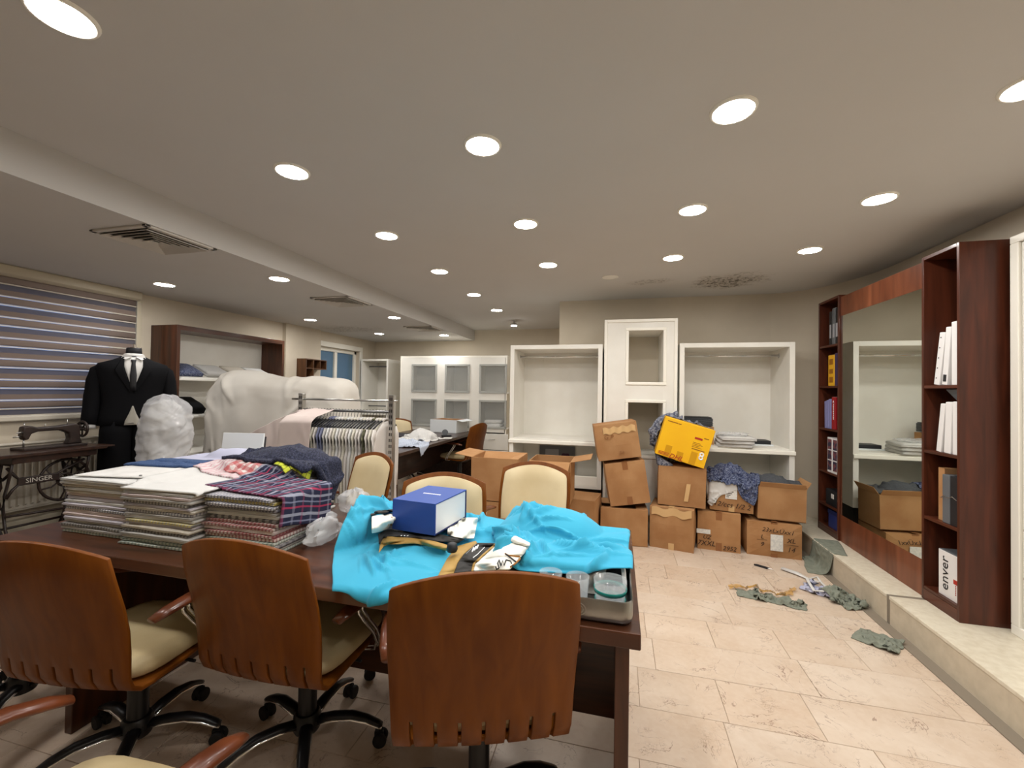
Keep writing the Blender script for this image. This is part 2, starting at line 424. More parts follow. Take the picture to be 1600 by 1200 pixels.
def collide(q, cols, gap):
    hit = np.zeros(len(q), bool)
    for kind, c, h, r in cols:
        if kind == 'hf':
            ij = ((q[:, :2]-c)/r).astype(int); ok = (ij >= 0).all(1) & (ij < np.array(h.shape)).all(1)
            z = np.full(len(q), -9.); z[ok] = h[ij[ok, 0], ij[ok, 1]]
            m = (q[:, 2] < z+gap) & (q[:, 2] > z-.035); q[m, 2] = z[m]+gap; hit |= m
            continue
        if kind == 'obox':
            cc, Rm, t0 = c; loc = (q-t0) @ Rm
            hh = collide(loc, [('box', cc, h, r)], gap); q[hh] = loc[hh] @ Rm.T+t0; hit |= hh
            continue
        v = q-c
        if kind == 'box':
            cl = np.clip(v, -h, h); d = v-cl; L = np.linalg.norm(d, axis=1); rr = r+gap
            near = L < rr
            if not near.any(): continue
            sh = near & (L > 1e-7); q[sh] = c + cl[sh] + d[sh]/L[sh, None]*rr
            co = near & ~sh
            if co.any():
                pen = h-np.abs(v[co]); pen[:, 2] = h[2]-v[co][:, 2]
                k = np.argmin(pen, axis=1); w = v[co].copy(); ii = np.arange(len(w))
                w[ii, k] = np.where(k == 2, 1, np.sign(w[ii, k]+1e-9))*(h[k]+rr); q[co] = c+w
            hit |= near
        else:
            e = h+gap; L = np.linalg.norm(v/e, axis=1); ins = L < 1
            if ins.any(): q[ins] = c + v[ins]/np.maximum(L[ins], 1e-6)[:, None]; hit |= ins
    return hit

def drape(P, cols, stretch=1., steps=60, iters=8, pin=None, fric=.5, bend=.06, jit=.004, seed=0, gap=.004, wind=(0, 0, 0), dt=.022):
    rng = np.random.RandomState(seed); n, m = P.shape[:2]; q = P.reshape(-1, 3).astype(float)
    idx = np.arange(n*m).reshape(n, m); rest = q.copy(); batches = []
    def addb(a, b, k):
        a = a.ravel(); b = b.ravel()
        if len(a): batches.append((a, b, np.linalg.norm(rest[a]-rest[b], axis=1)*stretch, k))
    for o in (0, 1):
        addb(idx[:, o:m-1:2], idx[:, o+1:m:2], 1.); addb(idx[o:n-1:2], idx[o+1:n:2], 1.)
        addb(idx[o:n-1:2, :-1], idx[o+1:n:2, 1:], .5); addb(idx[o:n-1:2, 1:], idx[o+1:n:2, :-1], .5)
    for o in (0, 2):
        js = [j for j in range(m-2) if j % 4 in (o, o+1)]; addb(idx[:, js], idx[:, [j+2 for j in js]], bend)
        js = [j for j in range(n-2) if j % 4 in (o, o+1)]; addb(idx[js], idx[[j+2 for j in js]], bend)
    q += rng.normal(0, jit, q.shape)
    inv = np.ones(len(q))
    if pin is not None: inv[np.array(pin)] = 0
    p0 = q.copy(); vel = np.zeros_like(q); acc = np.array((wind[0], wind[1], -9.8+wind[2]))
    for st in range(steps):
        p = q.copy(); vel = (vel + acc*dt)*.97
        q = p + vel*dt*inv[:, None]
        hit = np.zeros(len(q), bool)
        for it in range(iters):
            for a, b, L, k in batches:
                d = q[b]-q[a]; l = np.linalg.norm(d, axis=1)+1e-9
                wsum = inv[a]+inv[b]+1e-9
                c = ((l-L)/l*k/wsum)[:, None]*d
                q[a] += c*inv[a][:, None]; q[b] -= c*inv[b][:, None]
            hit |= collide(q, cols, gap)
            if pin is not None: q[pin] = p0[pin]
        q[hit, :2] = p[hit, :2] + (q[hit, :2]-p[hit, :2])*(1-fric)
        vel = (q-p)/dt
        vel[hit] *= 1-fric
        sp = np.linalg.norm(vel, axis=1); f = sp > 3; vel[f] *= (3/sp[f])[:, None]
    return q.reshape(n, m, 3)

def wrinkle(P, amp, lam, seed, ridge=True):
    out = P.copy(); o = Vector((seed*3.7, seed*1.3, seed*.9))
    for j in range(P.shape[0]):
        for i in range(P.shape[1]):
            v = Vector((P[j, i, 0]/lam, P[j, i, 1]/lam, 0))+o
            w = noise.noise(v)+.5*noise.noise(v*2.1)
            if ridge: w = 1-2.2*abs(noise.noise(v))-.8*abs(noise.noise(v*2.3))
            out[j, i] += (amp*.35*noise.noise(v+Vector((9, 0, 3))), amp*.35*noise.noise(v+Vector((0, 9, 7))), amp*w)
    return out

def patch(c00, c10, c11, c01, nu, nv):
    u = np.linspace(0, 1, nu)[None, :, None]; v = np.linspace(0, 1, nv)[:, None, None]
    a, b, c, d = (np.array(t, float) for t in (c00, c10, c11, c01))
    return a*(1-u)*(1-v) + b*u*(1-v) + c*u*v + d*(1-u)*v

def folds(Q, n, amp, wid, length, seed, up=2, ang=None, spread=1.6, dirz=None, lumps=0., lam=.25, hubs=None):
    """refine a simulated sheet and press creases into it: ridges with sharp crests along straight lines of the fabric"""
    rg = random.Random(seed)
    for ax in (0, 1):
        if up > 1:
            a = np.moveaxis(Q, ax, 0); m = len(a); t = np.linspace(0, m-1, (m-1)*up+1); i = np.minimum(t.astype(int), m-2); f = (t-i)[:, None, None]
            Q = np.moveaxis(a[i]*(1-f)+a[i+1]*f, 0, ax)
    h, w = Q.shape[:2]
    su = np.concatenate([[0], np.cumsum(np.linalg.norm(np.diff(Q, axis=1), axis=2).mean(0))]); sv = np.concatenate([[0], np.cumsum(np.linalg.norm(np.diff(Q, axis=0), axis=2).mean(1))])
    U, V = np.meshgrid(su, sv); H = np.zeros((h, w))
    for k in range(n):
        L = length*rg.uniform(.4, 1.3); wd = wid*rg.uniform(.5, 1.6); a = amp*rg.uniform(.3, 1.2)
        if hubs and rg.random() < .6:
            hu, hv = rg.choice(hubs); cx, cy = hu*su[-1], hv*sv[-1]; th = rg.uniform(0, 6.28); dx, dy = math.cos(th), math.sin(th); o = L*.5+wid
            cx += dx*o; cy += dy*o
        else:
            cx, cy = rg.uniform(0, su[-1]), rg.uniform(0, sv[-1]); th = (ang if ang is not None else rg.uniform(0, 3.14))+rg.uniform(-spread, spread); dx, dy = math.cos(th), math.sin(th)
        s_ = (U-cx)*dx+(V-cy)*dy; bend_ = rg.uniform(-.5, .5)*s_*s_/max(L, .01)
        d = np.abs(-(U-cx)*dy+(V-cy)*dx+bend_); tp_ = np.clip(1-(s_/(L*.5))**2, 0, 1)
        H += a*tp_*np.clip(1-d/(wd*(.4+.6*tp_)), 0, 1)**1.6
    if lumps:
        for j in range(h):
            for i in range(w): H[j, i] += lumps*max(0., noise.noise(Vector((U[j, i]/lam+seed, V[j, i]/lam, 0)))+.2)
    du = np.gradient(Q, axis=1); dv = np.gradient(Q, axis=0); nr = np.cross(du, dv); nr /= np.linalg.norm(nr, axis=2, keepdims=True)+1e-9
    if dirz is not None: nr = nr*np.where((nr*np.array(dirz)).sum(2, keepdims=True) < 0, -1, 1)
    else: nr = nr*np.where(nr[..., 2:3] < -.2, -1, 1)
    return Q+nr*H[..., None]

def settle(Q, cols, gap=.004, times=3):
    q = Q.reshape(-1, 3).copy()
    for _ in range(times): collide(q, cols, gap)
    return q.reshape(Q.shape)

def cloth_obj(name, Q, m, parent=None, th=.003, sub=1):
    n, w = Q.shape[:2]; mb = MB()
    mb.v = [tuple(p) for p in Q.reshape(-1, 3)]
    mb.f = [(j*w+i, j*w+i+1, (j+1)*w+i+1, (j+1)*w+i) for j in range(n-1) for i in range(w-1)]
    o = mb.build(name, m, parent, smooth=True)
    du_ = np.concatenate([[0], np.cumsum(np.linalg.norm(np.diff(Q, axis=1), axis=2).mean(0))]); dv_ = np.concatenate([[0], np.cumsum(np.linalg.norm(np.diff(Q, axis=0), axis=2).mean(1))])
    uvl = o.data.uv_layers.new(name='fabric'); li = np.zeros(len(o.data.loops), int); o.data.loops.foreach_get('vertex_index', li)
    uvl.data.foreach_set('uv', np.stack([du_[li % w], dv_[li//w]], 1).ravel())
    # cloth sits at its own base point, so that its object space starts at its corner
    if parent is None:
        c = Vector((float(Q[..., 0].mean()), float(Q[..., 1].mean()), float(Q[..., 2].min())))
        o.data.transform(Matrix.Translation(-c)); o.location = c
    if th: md = o.modifiers.new('thickness', 'SOLIDIFY'); md.thickness = th; md.offset = 0
    if sub: md = o.modifiers.new('smooth', 'SUBSURF'); md.levels = sub; md.render_levels = sub
    return o

def sheet_at(cx, cy, z, w, h, rz, nu, nv, shrink=1.):
    c, sn = math.cos(rz), math.sin(rz)
    def pt(a, b): return (cx+(a*c-b*sn)*shrink, cy+(a*sn+b*c)*shrink, z)
    return patch(pt(-w/2, -h/2), pt(w/2, -h/2), pt(w/2, h/2), pt(-w/2, h/2), nu, nv)

# ------------------------------------------------------------------ the room
XL, XR, YB, YF, YN = -4.55, 2.20, 5.06, 7.25, -2.7      # left wall, right wall, near back wall, far back wall, wall behind the camera
ZC, ZS, XS = 2.50, 2.312, -2.53                          # ceiling, lowered ceiling, edge of the lowered ceiling
PZ = .18                                                 # platform height

fl = struct(B(XL-.2, XR+.3, YN-.1, YF+.2, -.12, -.004).build('floor', 'grout'), 'pinkish beige marble tiled floor')
rng = random.Random(3)
tile_mesh = {}
y = -.83
row = 0
while y < 7.2:
    x = -3.36 - rng.random()*.6
    while x < 1.62:
        L = rng.choice((.37, .55, .74, .74))
        x0, x1 = max(x, -3.36), min(x+L, 1.62)
        if x1-x0 > .05:
            key = (round(x1-x0, 3))
            if key not in tile_mesh:
                w = x1-x0-.0025; d = .2825
                mb = MB(); b_ = .0012
                mb.ring_loft([[(-w/2, -d/2, -.011), (w/2, -d/2, -.011), (w/2, d/2, -.011), (-w/2, d/2, -.011)], [(-w/2, -d/2, -b_), (w/2, -d/2, -b_), (w/2, d/2, -b_), (-w/2, d/2, -b_)],
                              [(-w/2+b_, -d/2+b_, 0), (w/2-b_, -d/2+b_, 0), (w/2-b_, d/2-b_, 0), (-w/2+b_, d/2-b_, 0)]])
                tile_mesh[key] = mb.mesh('tile', 'marble')
            t = bpy.data.objects.new('tile', tile_mesh[key]); COL.objects.link(t); t.parent = fl; t.location = ((x0+x1)/2, y+.1425, rng.uniform(-.0006, .0006))
        x += L
    y += .285; row += 1

# left wall with two window openings
wl = MB()
def wall_x(mb, x0, x1, yspan, zspan, holes):
    ys = sorted({yspan[0], yspan[1], *[h[0] for h in holes], *[h[1] for h in holes]})
    for a, b in zip(ys[:-1], ys[1:]):
        zs = [zspan[0]]
        for h in sorted(holes, key=lambda h: h[2]):
            if h[0] <= a and h[1] >= b: mb.box(x0, x1, a, b, zs[-1], h[2]); zs.append(h[3])
        mb.box(x0, x1, a, b, zs[-1], zspan[1])
WIN1, WIN2 = (-.6, 3.00, 1.16, 2.16), (5.69, 6.74, .95, 2.08)
wall_x(wl, XL-.22, XL, (YN, YF), (0, 2.6), [WIN1, WIN2])
struct(wl.build('wall_left', 'wall_paint'), 'beige painted wall with the blind window')
struct(B(XL, XL+.06, 4.93, 5.64, PZ, ZS).build('trim_1', 'wall_paint'), 'shallow beige wall pillar')
struct(B(XL-.2, -.69, YF, YF+.2, 0, 2.6).build('wall_back', 'wall_paint'), 'far beige wall behind the white cabinets')
# right wall, rounded corner, nearer back wall, return
path = [(XR, YN), (XR, 4.05)] + [(XR-.62*(1-math.cos(a)), 4.05+(YB-4.05)*math.sin(a)) for a in [i*math.pi/20 for i in range(1, 11)]] + [(-.69, YB), (-.69, YF+.1)]
def wall_path(pts, th, z0, z1):
    mb = MB(); inn = [Vector(p) for p in pts]; out = []
    for i, p in enumerate(inn):
        t = (inn[min(i+1, len(inn)-1)]-inn[max(i-1, 0)]).normalized(); nrm = Vector((t.y, -t.x))
        out.append(p+nrm*th*1.2)
    rings = [[(a.x, a.y, z0), (b.x, b.y, z0), (b.x, b.y, z1), (a.x, a.y, z1)] for a, b in zip(inn, out)]
    return mb.ring_loft(rings)
struct(wall_path(path[:12], .15, 0, 2.6).build('wall_right', 'wall_paint', auto=True), 'beige wall with a rounded corner behind the bookcases')
struct(B(-.69, XR-.6, YB, YB+.15, 0, 2.6).build('wall_back_near', 'wall_paint'), 'beige wall behind the white wardrobes')
struct(B(-.69, -.55, YB+.15, YF+.2, 0, 2.6).build('wall_return', 'wall_paint'), 'beige return of the wall beside the white cabinets')
struct(B(XL-.2, XR+.2, YN-.15, YN, 0, 2.6).build('wall_front', 'wall_paint'), 'beige wall behind the viewer')
struct(B(XL-.2, XR+.3, YN-.15, YF+.2, ZC, ZC+.12).build('ceiling', 'ceiling_paint'), 'off-white ceiling with mouldy damp patch')
struct(B(XL, XS, YN, YF, ZS, ZC).build('ceiling_lowered', 'ceiling_paint'), 'lowered ceiling strip along the window wall')

# stone platform along the right wall, with its joint, and the low platform by the window
pf = thing('platform', 'long cream stone step running along the bookcase wall', 'platform'); pf['kind'] = 'structure'
for a, b in ((YN, 3.135), (3.168, YB-.02)):
    B(1.65, XR-.005, a, b, 0, PZ-.02).build('riser_slab', 'platform_face', pf, bevel=.003)
    B(1.645, XR-.005, a, b, PZ-.02, PZ).build('tread_slab', 'platform_stone', pf, bevel=.003)
B(1.653, XR-.01, 3.135, 3.168, 0, PZ-.003).build('joint_strip', 'grey_strip', pf)
struct(B(1.585, 1.65, YN, 4.7, -.004, .006).build('trim_2', 'grey_strip'), 'dark grey strip on the floor along the step')
pb = thing('platform', 'cream stone plinth under the white wardrobes', 'platform'); pb['kind'] = 'structure'
B(-1.25, 1.64, 4.56, YB-.002, 0, PZ).build('tread_slab', 'platform_stone', pb, bevel=.004)
pl = thing('platform', 'low wooden platform below the blind window', 'platform'); pl['kind'] = 'structure'
for a in range(7): B(XL+.003, -3.36, -.6+a*.72, -.6+a*.72+.717, 0, PZ).build('plank', 'desk_wood', pl, bevel=.003)
struct(B(XL+.002, XL+.07, -.6, 3.1, PZ, .36).build('baseboard_left', 'blind_cassette', bevel=.008), 'cream ledge below the radiator')

# windows
def window(name, win, mull, label):
    y0, y1, z0, z1 = win; x = XL-.1
    w = thing(name, label, None); w['kind'] = 'structure'
    fr = MB()
    for a, b, c, d in ((y0, y1, z0, z0+.06), (y0, y1, z1-.06, z1), (y0, y0+.06, z0, z1), (y1-.06, y1, z0, z1)): fr.box(x-.03, x+.04, a, b, c, d)
    for m_ in mull: fr.box(x-.025, x+.035, m_-.035, m_+.035, z0+.06, z1-.06)
    fr.build('window_frame', 'white_edge', w, bevel=.004)
    ed = [y0+.06] + [v for m_ in mull for v in (m_-.035, m_+.035)] + [y1-.06]
    for a, b in zip(ed[::2], ed[1::2]): B(x-.004, x+.004, a, b, z0+.06, z1-.06).build('pane', 'window_glass' if name == 'window_1' else 'dusk_glass', w)
    return w
window('window_1', WIN1, [.6, 1.8], 'window behind the striped blind')
w2 = window('window_2', WIN2, [6.18], 'white framed window with dusk blue panes in the far corner')
cas = MB(); y0, y1, z0, z1 = WIN2
for a, b, c, d in ((y0-.07, y1+.07, z1, z1+.08), (y0-.07, y0, z0, z1), (y1, y1+.07, z0, z1)): cas.box(XL, XL+.025, a, b, c, d)
cas.build('window_casing', 'white_edge', w2, bevel=.004)
B(XL, XL+.1, y0-.08, y1-.10, z0-.04, z0).build('window_sill', 'white_edge', w2, bevel=.006)

# ceiling lights
def make_light():
    t = thing('ceiling_light', '', 'ceiling light')
    ring = MB(); ring.lathe([(.070, -.004), (.072, -.009), (.080, -.008), (.084, 0)], 28, cap=False)
    ring.build('trim_ring', 'white_edge', t, smooth=True)
    d = MB(); d.add([(.071*math.cos(k*math.pi/12), .071*math.sin(k*math.pi/12), -.006) for k in range(24)], [tuple(range(23, -1, -1))])
    d.build('diffuser', 'lamp_light', t)
    return t
l0 = make_light(); first = True
spots = [(x, y, ZC, 0) for x, ys in ((-1.59, (.86, 1.76, 2.65, 3.56, 4.51, 5.44)), (-.59, (.86, 1.755, 2.65, 3.555)),
                                     (.415, (-.05, .86, 1.745, 2.648, 3.56)), (1.375, (-.05, .9, 1.83, 2.71, 3.57))) for y in ys]
spots += [(x, y, ZS, 1) for x, y in ((-3.89, 2.854), (-2.707, 2.886), (-2.715, 4.739), (-3.925, 4.72), (-3.766, 6.11), (-2.772, 6.43), (-3.9, 1.0), (-2.71, 1.0))]
for x, y, z, k in spots:
    o = l0 if first else copy_tree(l0); first = False
    place(o, (x, y, z), 0, ('round glowing white downlight set in the main ceiling', 'round glowing white downlight set in the lowered ceiling strip')[k], ('downlights in the main ceiling', 'downlights in the lowered ceiling')[k])
sp = thing('ceiling_light', 'small round spot lamp on a bracket by the white cabinets', 'ceiling light', (-1.57, 6.33, ZC))
MB().lathe([(.012, 0), (.012, -.05)], 10).lathe([(.028, 0), (.028, -.008)], 16).build('bracket', 'steel', sp)
MB().lathe([(.02, -.04), (.05, -.05), (.052, -.075), (.046, -.078)], 20).build('lamp_head', 'steel', sp, smooth=True)
MB().lathe([(.045, -.079), (.044, -.083)], 20).build('diffuser', 'lamp_light', sp)
# capped lamp hole
cap = MB().lathe([(.075, 0), (.075, -.004), (.066, -.006), (.064, -.002)], 26).build('lamp_hole_cover', 'white_paint', loc=(-.08, 4.06, ZC))
tag(cap, 'round blank cover plate on the ceiling beside the damp patch', 'ceiling plate')

# air vents in the lowered ceiling
def make_vent():
    t = thing('air_vent', '', 'air vent'); h = .215
    def sq(a, b, z0, z1):
        mb = MB()
        return mb.ring_loft([[(sx*r, sy*r, z) for sx, sy in ((-1, -1), (1, -1), (1, 1), (-1, 1))] for r, z in ((a, z0), (b, z1))], cap=False)
    B(-h+.01, h-.01, -h+.01, h-.01, -.004, 0).build('backing', 'vent_dark', t)
    fr = MB()
    for a, b, c, d in ((-h, h, -h, -h+.03), (-h, h, h-.03, h), (-h, -h+.03, -h, h), (h-.03, h, -h, h)): fr.box(a, b, c, d, -.012, 0)
    fr.build('frame', 'vent_white', t, bevel=.003)
    for k in range(5): sq(h-.030-k*.034, h-.050-k*.034, -.022, -.005).build('louver', 'vent_white', t, solid=.003)
    return t
v0 = make_vent()
for i, (x, y, lab) in enumerate(((-2.755, 1.97, 'square louvred air vent above the sewing machine'), (-2.755, 3.77, 'square louvred air vent above the white sheet'), (-2.76, 5.66, 'square louvred air vent above the far desk'))):
    place(v0 if i == 0 else copy_tree(v0), (x, y, ZS), 0, lab, 'ceiling air vents')

# ------------------------------------------------------------------ left wall: blind, radiator
bl = thing('window_blind', 'taupe and cream striped roller blind over the window', 'blind', (XL, 0, 0))
yb0, yb1 = -.55, 3.07
MB().prism([(.0, 2.312), (.0, 2.235), (.055, 2.225), (.095, 2.245), (.10, 2.30), (.095, 2.311)], yb0, yb1, axis='y').build('cassette', 'blind_cassette', bl, bevel=.006)
top, bot = 2.235, 1.15
k = 0; z = top
seq = []
while z > bot+.03:
    hgt = (.066, .092)[k % 2]; seq.append((max(z-hgt, bot+.02), z, k)); z -= hgt; k += 1
for a, b, k in seq:
    x = .045
    # each band is a shallow fold of fabric, every second one sheer at its upper edge
    n = 5
    if k % 2 == 0:
        MB().grid(lambda u, v: (x+.004*math.sin(v*math.pi), yb0+.03+(yb1-.05-yb0)*u, a+.006+(b-a-.012)*v), 2, n).build('fabric_band', 'blind_taupe', bl, smooth=True, solid=.0012)
    else:
        MB().grid(lambda u, v: (x-.002, yb0+.03+(yb1-.05-yb0)*u, a+.006+(b-a-.052)*v), 2, 2).build('fabric_band', 'blind_taupe', bl, solid=.0012)
        MB().grid(lambda u, v: (x-.004, yb0+.03+(yb1-.05-yb0)*u, b-.046+.040*v), 2, 2).build('sheer_band', 'blind_sheer', bl, solid=.0008)
    B(x+.002, x+.006, yb0+.03, yb1-.02, a-.004, a+.004).build('cream_stripe', 'blind_cream', bl)
B(.03, .06, yb0+.03, yb1-.02, 1.125, 1.165).build('bottom_rail', 'blind_cream', bl, bevel=.008)
B(.0, .05, yb1-.012, yb1+.03, 1.12, 2.235).build('side_guide', 'blind_cassette', bl, bevel=.004)

rd = thing('radiator', 'cream ribbed panel radiator under the blind window', 'radiator', (XL, 0, 0))
ry0, ry1, rz0, rz1 = 1.0, 2.86, .44, .955
ribs = MB(); nr = 46
def ribf(u, v):
    ph = (u*nr) % 1; d = .018 if .3 < ph < .7 else .0
    e = min(v, 1-v); d *= 1 if e > .06 else 0
    return (.115+d, ry0+(ry1-ry0)*u, rz0+(rz1-rz0)*v)
uu = [];
for i in range(nr): uu += [(i+.22)/nr, (i+.36)/nr, (i+.64)/nr, (i+.78)/nr]
vv = [0, .06, .09, .91, .94, 1]
vs = []
for j, v in enumerate(vv):
    for i, u in enumerate(uu):
        d = .018 if (i % 4 in (1, 2) and j in (2, 3)) else 0
        vs.append((.10+d, ry0+(ry1-ry0)*u, rz0+(rz1-rz0)*v))
nu_ = len(uu)
ribs.add(vs, [(j*nu_+i, j*nu_+i+1, (j+1)*nu_+i+1, (j+1)*nu_+i) for j in range(len(vv)-1) for i in range(nu_-1)])
ribs.build('ribbed_panel', 'blind_cream', rd)
B(.055, .102, ry0, ry1, rz0+.01, rz1-.01).build('body', 'blind_cream', rd, bevel=.006)
B(.04, .118, ry0, ry1, rz1-.008, rz1+.006).build('top_grille', 'blind_cream', rd, bevel=.004)
for yy in (ry0+.3, ry1-.3): B(.006, .06, yy-.02, yy+.02, rz0+.1, rz1-.1).build('wall_bracket', 'blind_cream', rd)
MB().tube([(.088, ry1-.06, rz0+.02), (.088, ry1-.06, .30), (.088, ry1-.06, .24), (.088, ry1-.06, PZ)], .011, 8).build('pipe', 'blind_cream', rd, smooth=True)

# ------------------------------------------------------------------ the long table
TZ = .75
tb = thing('meeting_table', 'long dark brown wooden meeting table with panel legs', 'table', (-1.28, 1.69, 0))
B(-1.35, 1.35, -.46, .46, TZ-.045, TZ).build('table_top', 'wood_x', tb, bevel=.004)
for x in (-.87, 1.30):
    B(x-.02, x+.02, -.44, .42, 0, TZ-.045).build('leg_panel', 'wood_z', tb, bevel=.003)
B(-.85, 1.28, .008, .024, .16, TZ-.045).build('modesty_panel', 'wood_x', tb)  # panel extended low to block light and darken the space under the table

# ------------------------------------------------------------------ swivel chairs
def make_chair():
    t = thing('swivel_chair', '', 'chair')
    # bent plywood shell: top of the back -> waist -> bend -> seat
    prof = [(-.335, .885), (-.318, .80), (-.292, .71), (-.272, .63), (-.262, .56), (-.258, .51), (-.254, .468), (-.238, .432), (-.206, .410), (-.16, .404), (-.06, .404), (.08, .408), (.20, .414)]
    half = [.245, .25, .252, .25, .247, .245, .243, .241, .239, .236, .232, .228, .22]
    bow = [.045, .045, .042, .036, .030, .026, .022, .016, .010, .004, 0, 0, 0]
    nsl, sw = 7, .0045
    cu = [-1.]
    for k in range(nsl):
        c = -.78 + k*.26
        cu += [c-sw/.24, c+sw/.24]
    cu += [1.]
    cols = []; slot = set()
    for i in range(len(cu)-1):
        if i % 2 == 1: slot.add(len(cols)); cols.append(cu[i])
        else:
            a, b = cu[i], cu[i+1]
            cols.append(a)
            if b-a > .12: cols.append((a+b)/2)
    cols.append(1.)
    mb = MB(); nu = len(cols)
    for j, (y, z) in enumerate(prof):
        for u in cols:
            arc = .055*(1-u*u) if j == 0 else (.024*(1-u*u) if j == 1 else 0)
            xx = u*half[j]
            if j == 0 and abs(u) > .97: xx *= .985
            mb.v.append((xx, y-bow[j]*(1-u*u)+ (bow[j]*.3), z+arc))
    for j in range(len(prof)-1):
        for i in range(nu-1):
            if i in slot and 5 <= j <= 7: continue
            mb.f.append((j*nu+i, j*nu+i+1, (j+1)*nu+i+1, (j+1)*nu+i))
    sh = mb.build('plywood_shell', 'chair_wood', t, auto=True, solid=.014, bevel=.002, seg=1)
    # back cushion
    def backc(front):
        rows = []
        ks = [0, .6, 1.3, 2.1, 3, 4, 5, 5.6]
        for kk in ks:
            j = int(kk); f = kk-j; y = prof[j][0]*(1-f)+prof[j+1][0]*f; z = prof[j][1]*(1-f)+prof[j+1][1]*f; h = half[j]-.018; bw = bow[j]
            r = []
            for i in range(11):
                u = -1+i*.2
                arc = (.055*(1-u*u)-.020) if kk == 0 else (.030*(1-u*u)-.008 if kk == .6 else 0)
                edge = min(1, (1-abs(u))*4) * min(1, (kk+.0)*1.6) * min(1, (5.6-kk)*1.2)
                th = .009 + (.030*edge**.5 if front else 0)
                r.append((u*h, y-bw*(1-u*u)+bw*.3+th, z+arc))
            rows.append(r)
        return rows
    mb = MB(); fr, bk = backc(True), backc(False)
    n = 11; m = len(fr)
    mb.v = [p for r in fr for p in r] + [p for r in bk for p in r]
    for off, flip in ((0, False), (n*m, True)):
        for j in range(m-1):
            for i in range(n-1): mb.f.append((off+j*n+i, off+j*n+i+1, off+(j+1)*n+i+1, off+(j+1)*n+i))
    edge = [(0, i) for i in range(n)] + [(j, n-1) for j in range(1, m)] + [(m-1, i) for i in range(n-2, -1, -1)] + [(j, 0) for j in range(m-2, 0, -1)]
    for k in range(len(edge)):
        a, b = edge[k], edge[(k+1) % len(edge)]
        ia, ib = a[0]*n+a[1], b[0]*n+b[1]; mb.f.append((ia, ib, n*m+ib, n*m+ia))
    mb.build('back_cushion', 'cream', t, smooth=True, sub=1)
    # seat cushion
    mb = MB(); rings = []
    for z, k in ((.416, .94), (.428, 1.), (.450, 1.), (.468, .95), (.476, .80), (.478, .4)):
        ring = []
        for a in range(28):
            th = 2*math.pi*a/28; c_, s_ = math.cos(th), math.sin(th); e = .42
            ring.append((.222*k*abs(c_)**e*(1 if c_ >= 0 else -1), .02+.225*k*abs(s_)**e*(1 if s_ >= 0 else -1), z))
        rings.append(ring)
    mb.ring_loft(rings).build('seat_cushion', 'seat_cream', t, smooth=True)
    # arms
    for sx in (-1, 1):
        path = [(.262, -.20, .633), (.270, -.15, .643), (.280, -.07, .652), (.284, .02, .652), (.280, .10, .640), (.270, .17, .618), (.262, .21, .600)]
        arm = MB().tube([(sx*x, y, z) for x, y, z in path], [.7, .95, 1, 1, 1, .95, .7], 12, flat=(.030, .0145)).build('armrest', 'arm_wood', t, smooth=True)
        for dy in (0, .024):
            MB().tube([(sx*x, y+dy, z) for x, y, z in ((.278, -.10, .636), (.279, -.095, .612), (.284, -.06, .56), (.286, -.01, .50), (.280, .03, .44), (.262, .045, .402), (.20, .05, .388), (.10, .05, .386))], .0065, 8).build('arm_tube', 'chrome', arm, smooth=True)
    # mechanism, column, base
    B(-.10, .10, -.10, .12, .352, .398).build('tilt_plate', 'black_plastic', t, bevel=.01)
    MB().lathe([(.034, .10), (.034, .25), (.030, .26), (.030, .355)], 18).build('gas_column', 'black_plastic', t, auto=True)
    MB().tube([(.03, .0, .375), (.16, .02, .365), (.22, .02, .36)], .006, 6).build('height_lever', 'black_plastic', t)
    MB().lathe([(.045, .075), (.050, .085), (.050, .135), (.042, .145)], 20).build('hub', 'black_plastic', t, auto=True)
    for k in range(5):
        M = Matrix.Rotation(2*math.pi*k/5+.3, 4, 'Z')
        lp = [(.04, 0, .112), (.10, 0, .122), (.17, 0, .123), (.23, 0, .108), (.275, 0, .086), (.29, 0, .078)]
        leg = MB().tube(lp, [1, 1, .95, .85, .75, .6], 10, flat=(.022, .013), M=M).build('base_leg', 'black_plastic', t, smooth=True)
        MB().tube([(x, 0, z-.009) for x, y, z in lp], [1, 1, .95, .9, .8, .6], 8, flat=(.0245, .006), M=M).build('chrome_strip', 'chrome', leg, smooth=True)
        ca = MB()
        Mc = M @ Matrix.Translation((.285, 0, .027))
        for sy in (-.016, .016):
            ca.lathe([(.006, -.009), (.024, -.009), (.027, -.005), (.027, .005), (.024, .009), (.006, .009)], 16, M=Mc @ Matrix.Translation((0, sy, 0)) @ Matrix.Rotation(math.pi/2, 4, 'X'))
        ca.box(-.022, .012, -.008, .008, .0, .03, M=Mc); ca.tube([(0, 0, .02), (0, 0, .055)], .007, 8, M=Mc)
        ca.build('caster', 'rubber', t, auto=True)
    return t
ch0 = make_chair()
CH = [  # seat centre (x, y), turn, height shift, label
    (-.43, 1.345, R(20), 'brown plywood swivel chair backed up to the table before the blue box'),
    (-1.175, 1.445, R(1), 'brown plywood swivel chair pushed under the table before the checked shirt stack'),
    (-1.785, 1.255, R(7), 'brown plywood swivel chair between the table corner and the checked stack chair'),
    (-2.52, 1.30, R(4), 'swivel chair with cream seat at the end of the long table'),
    (-1.10, .60, R(2), 'swivel chair behind the row of chairs with its cream seat turned to the table'),
    (-1.85, 2.44, R(154), 'cream cushioned swivel chair turned sideways beside the garment rack'),
    (-.915, 2.005, R(192), 'cream cushioned swivel chair half hidden behind the blue gift box'),
    (-.575, 2.60, R(176), 'cream cushioned swivel chair in front of the open carton')]
CZ = [.034, 0, 0, 0, 0, .014, -.012, -.020]
chairs = []
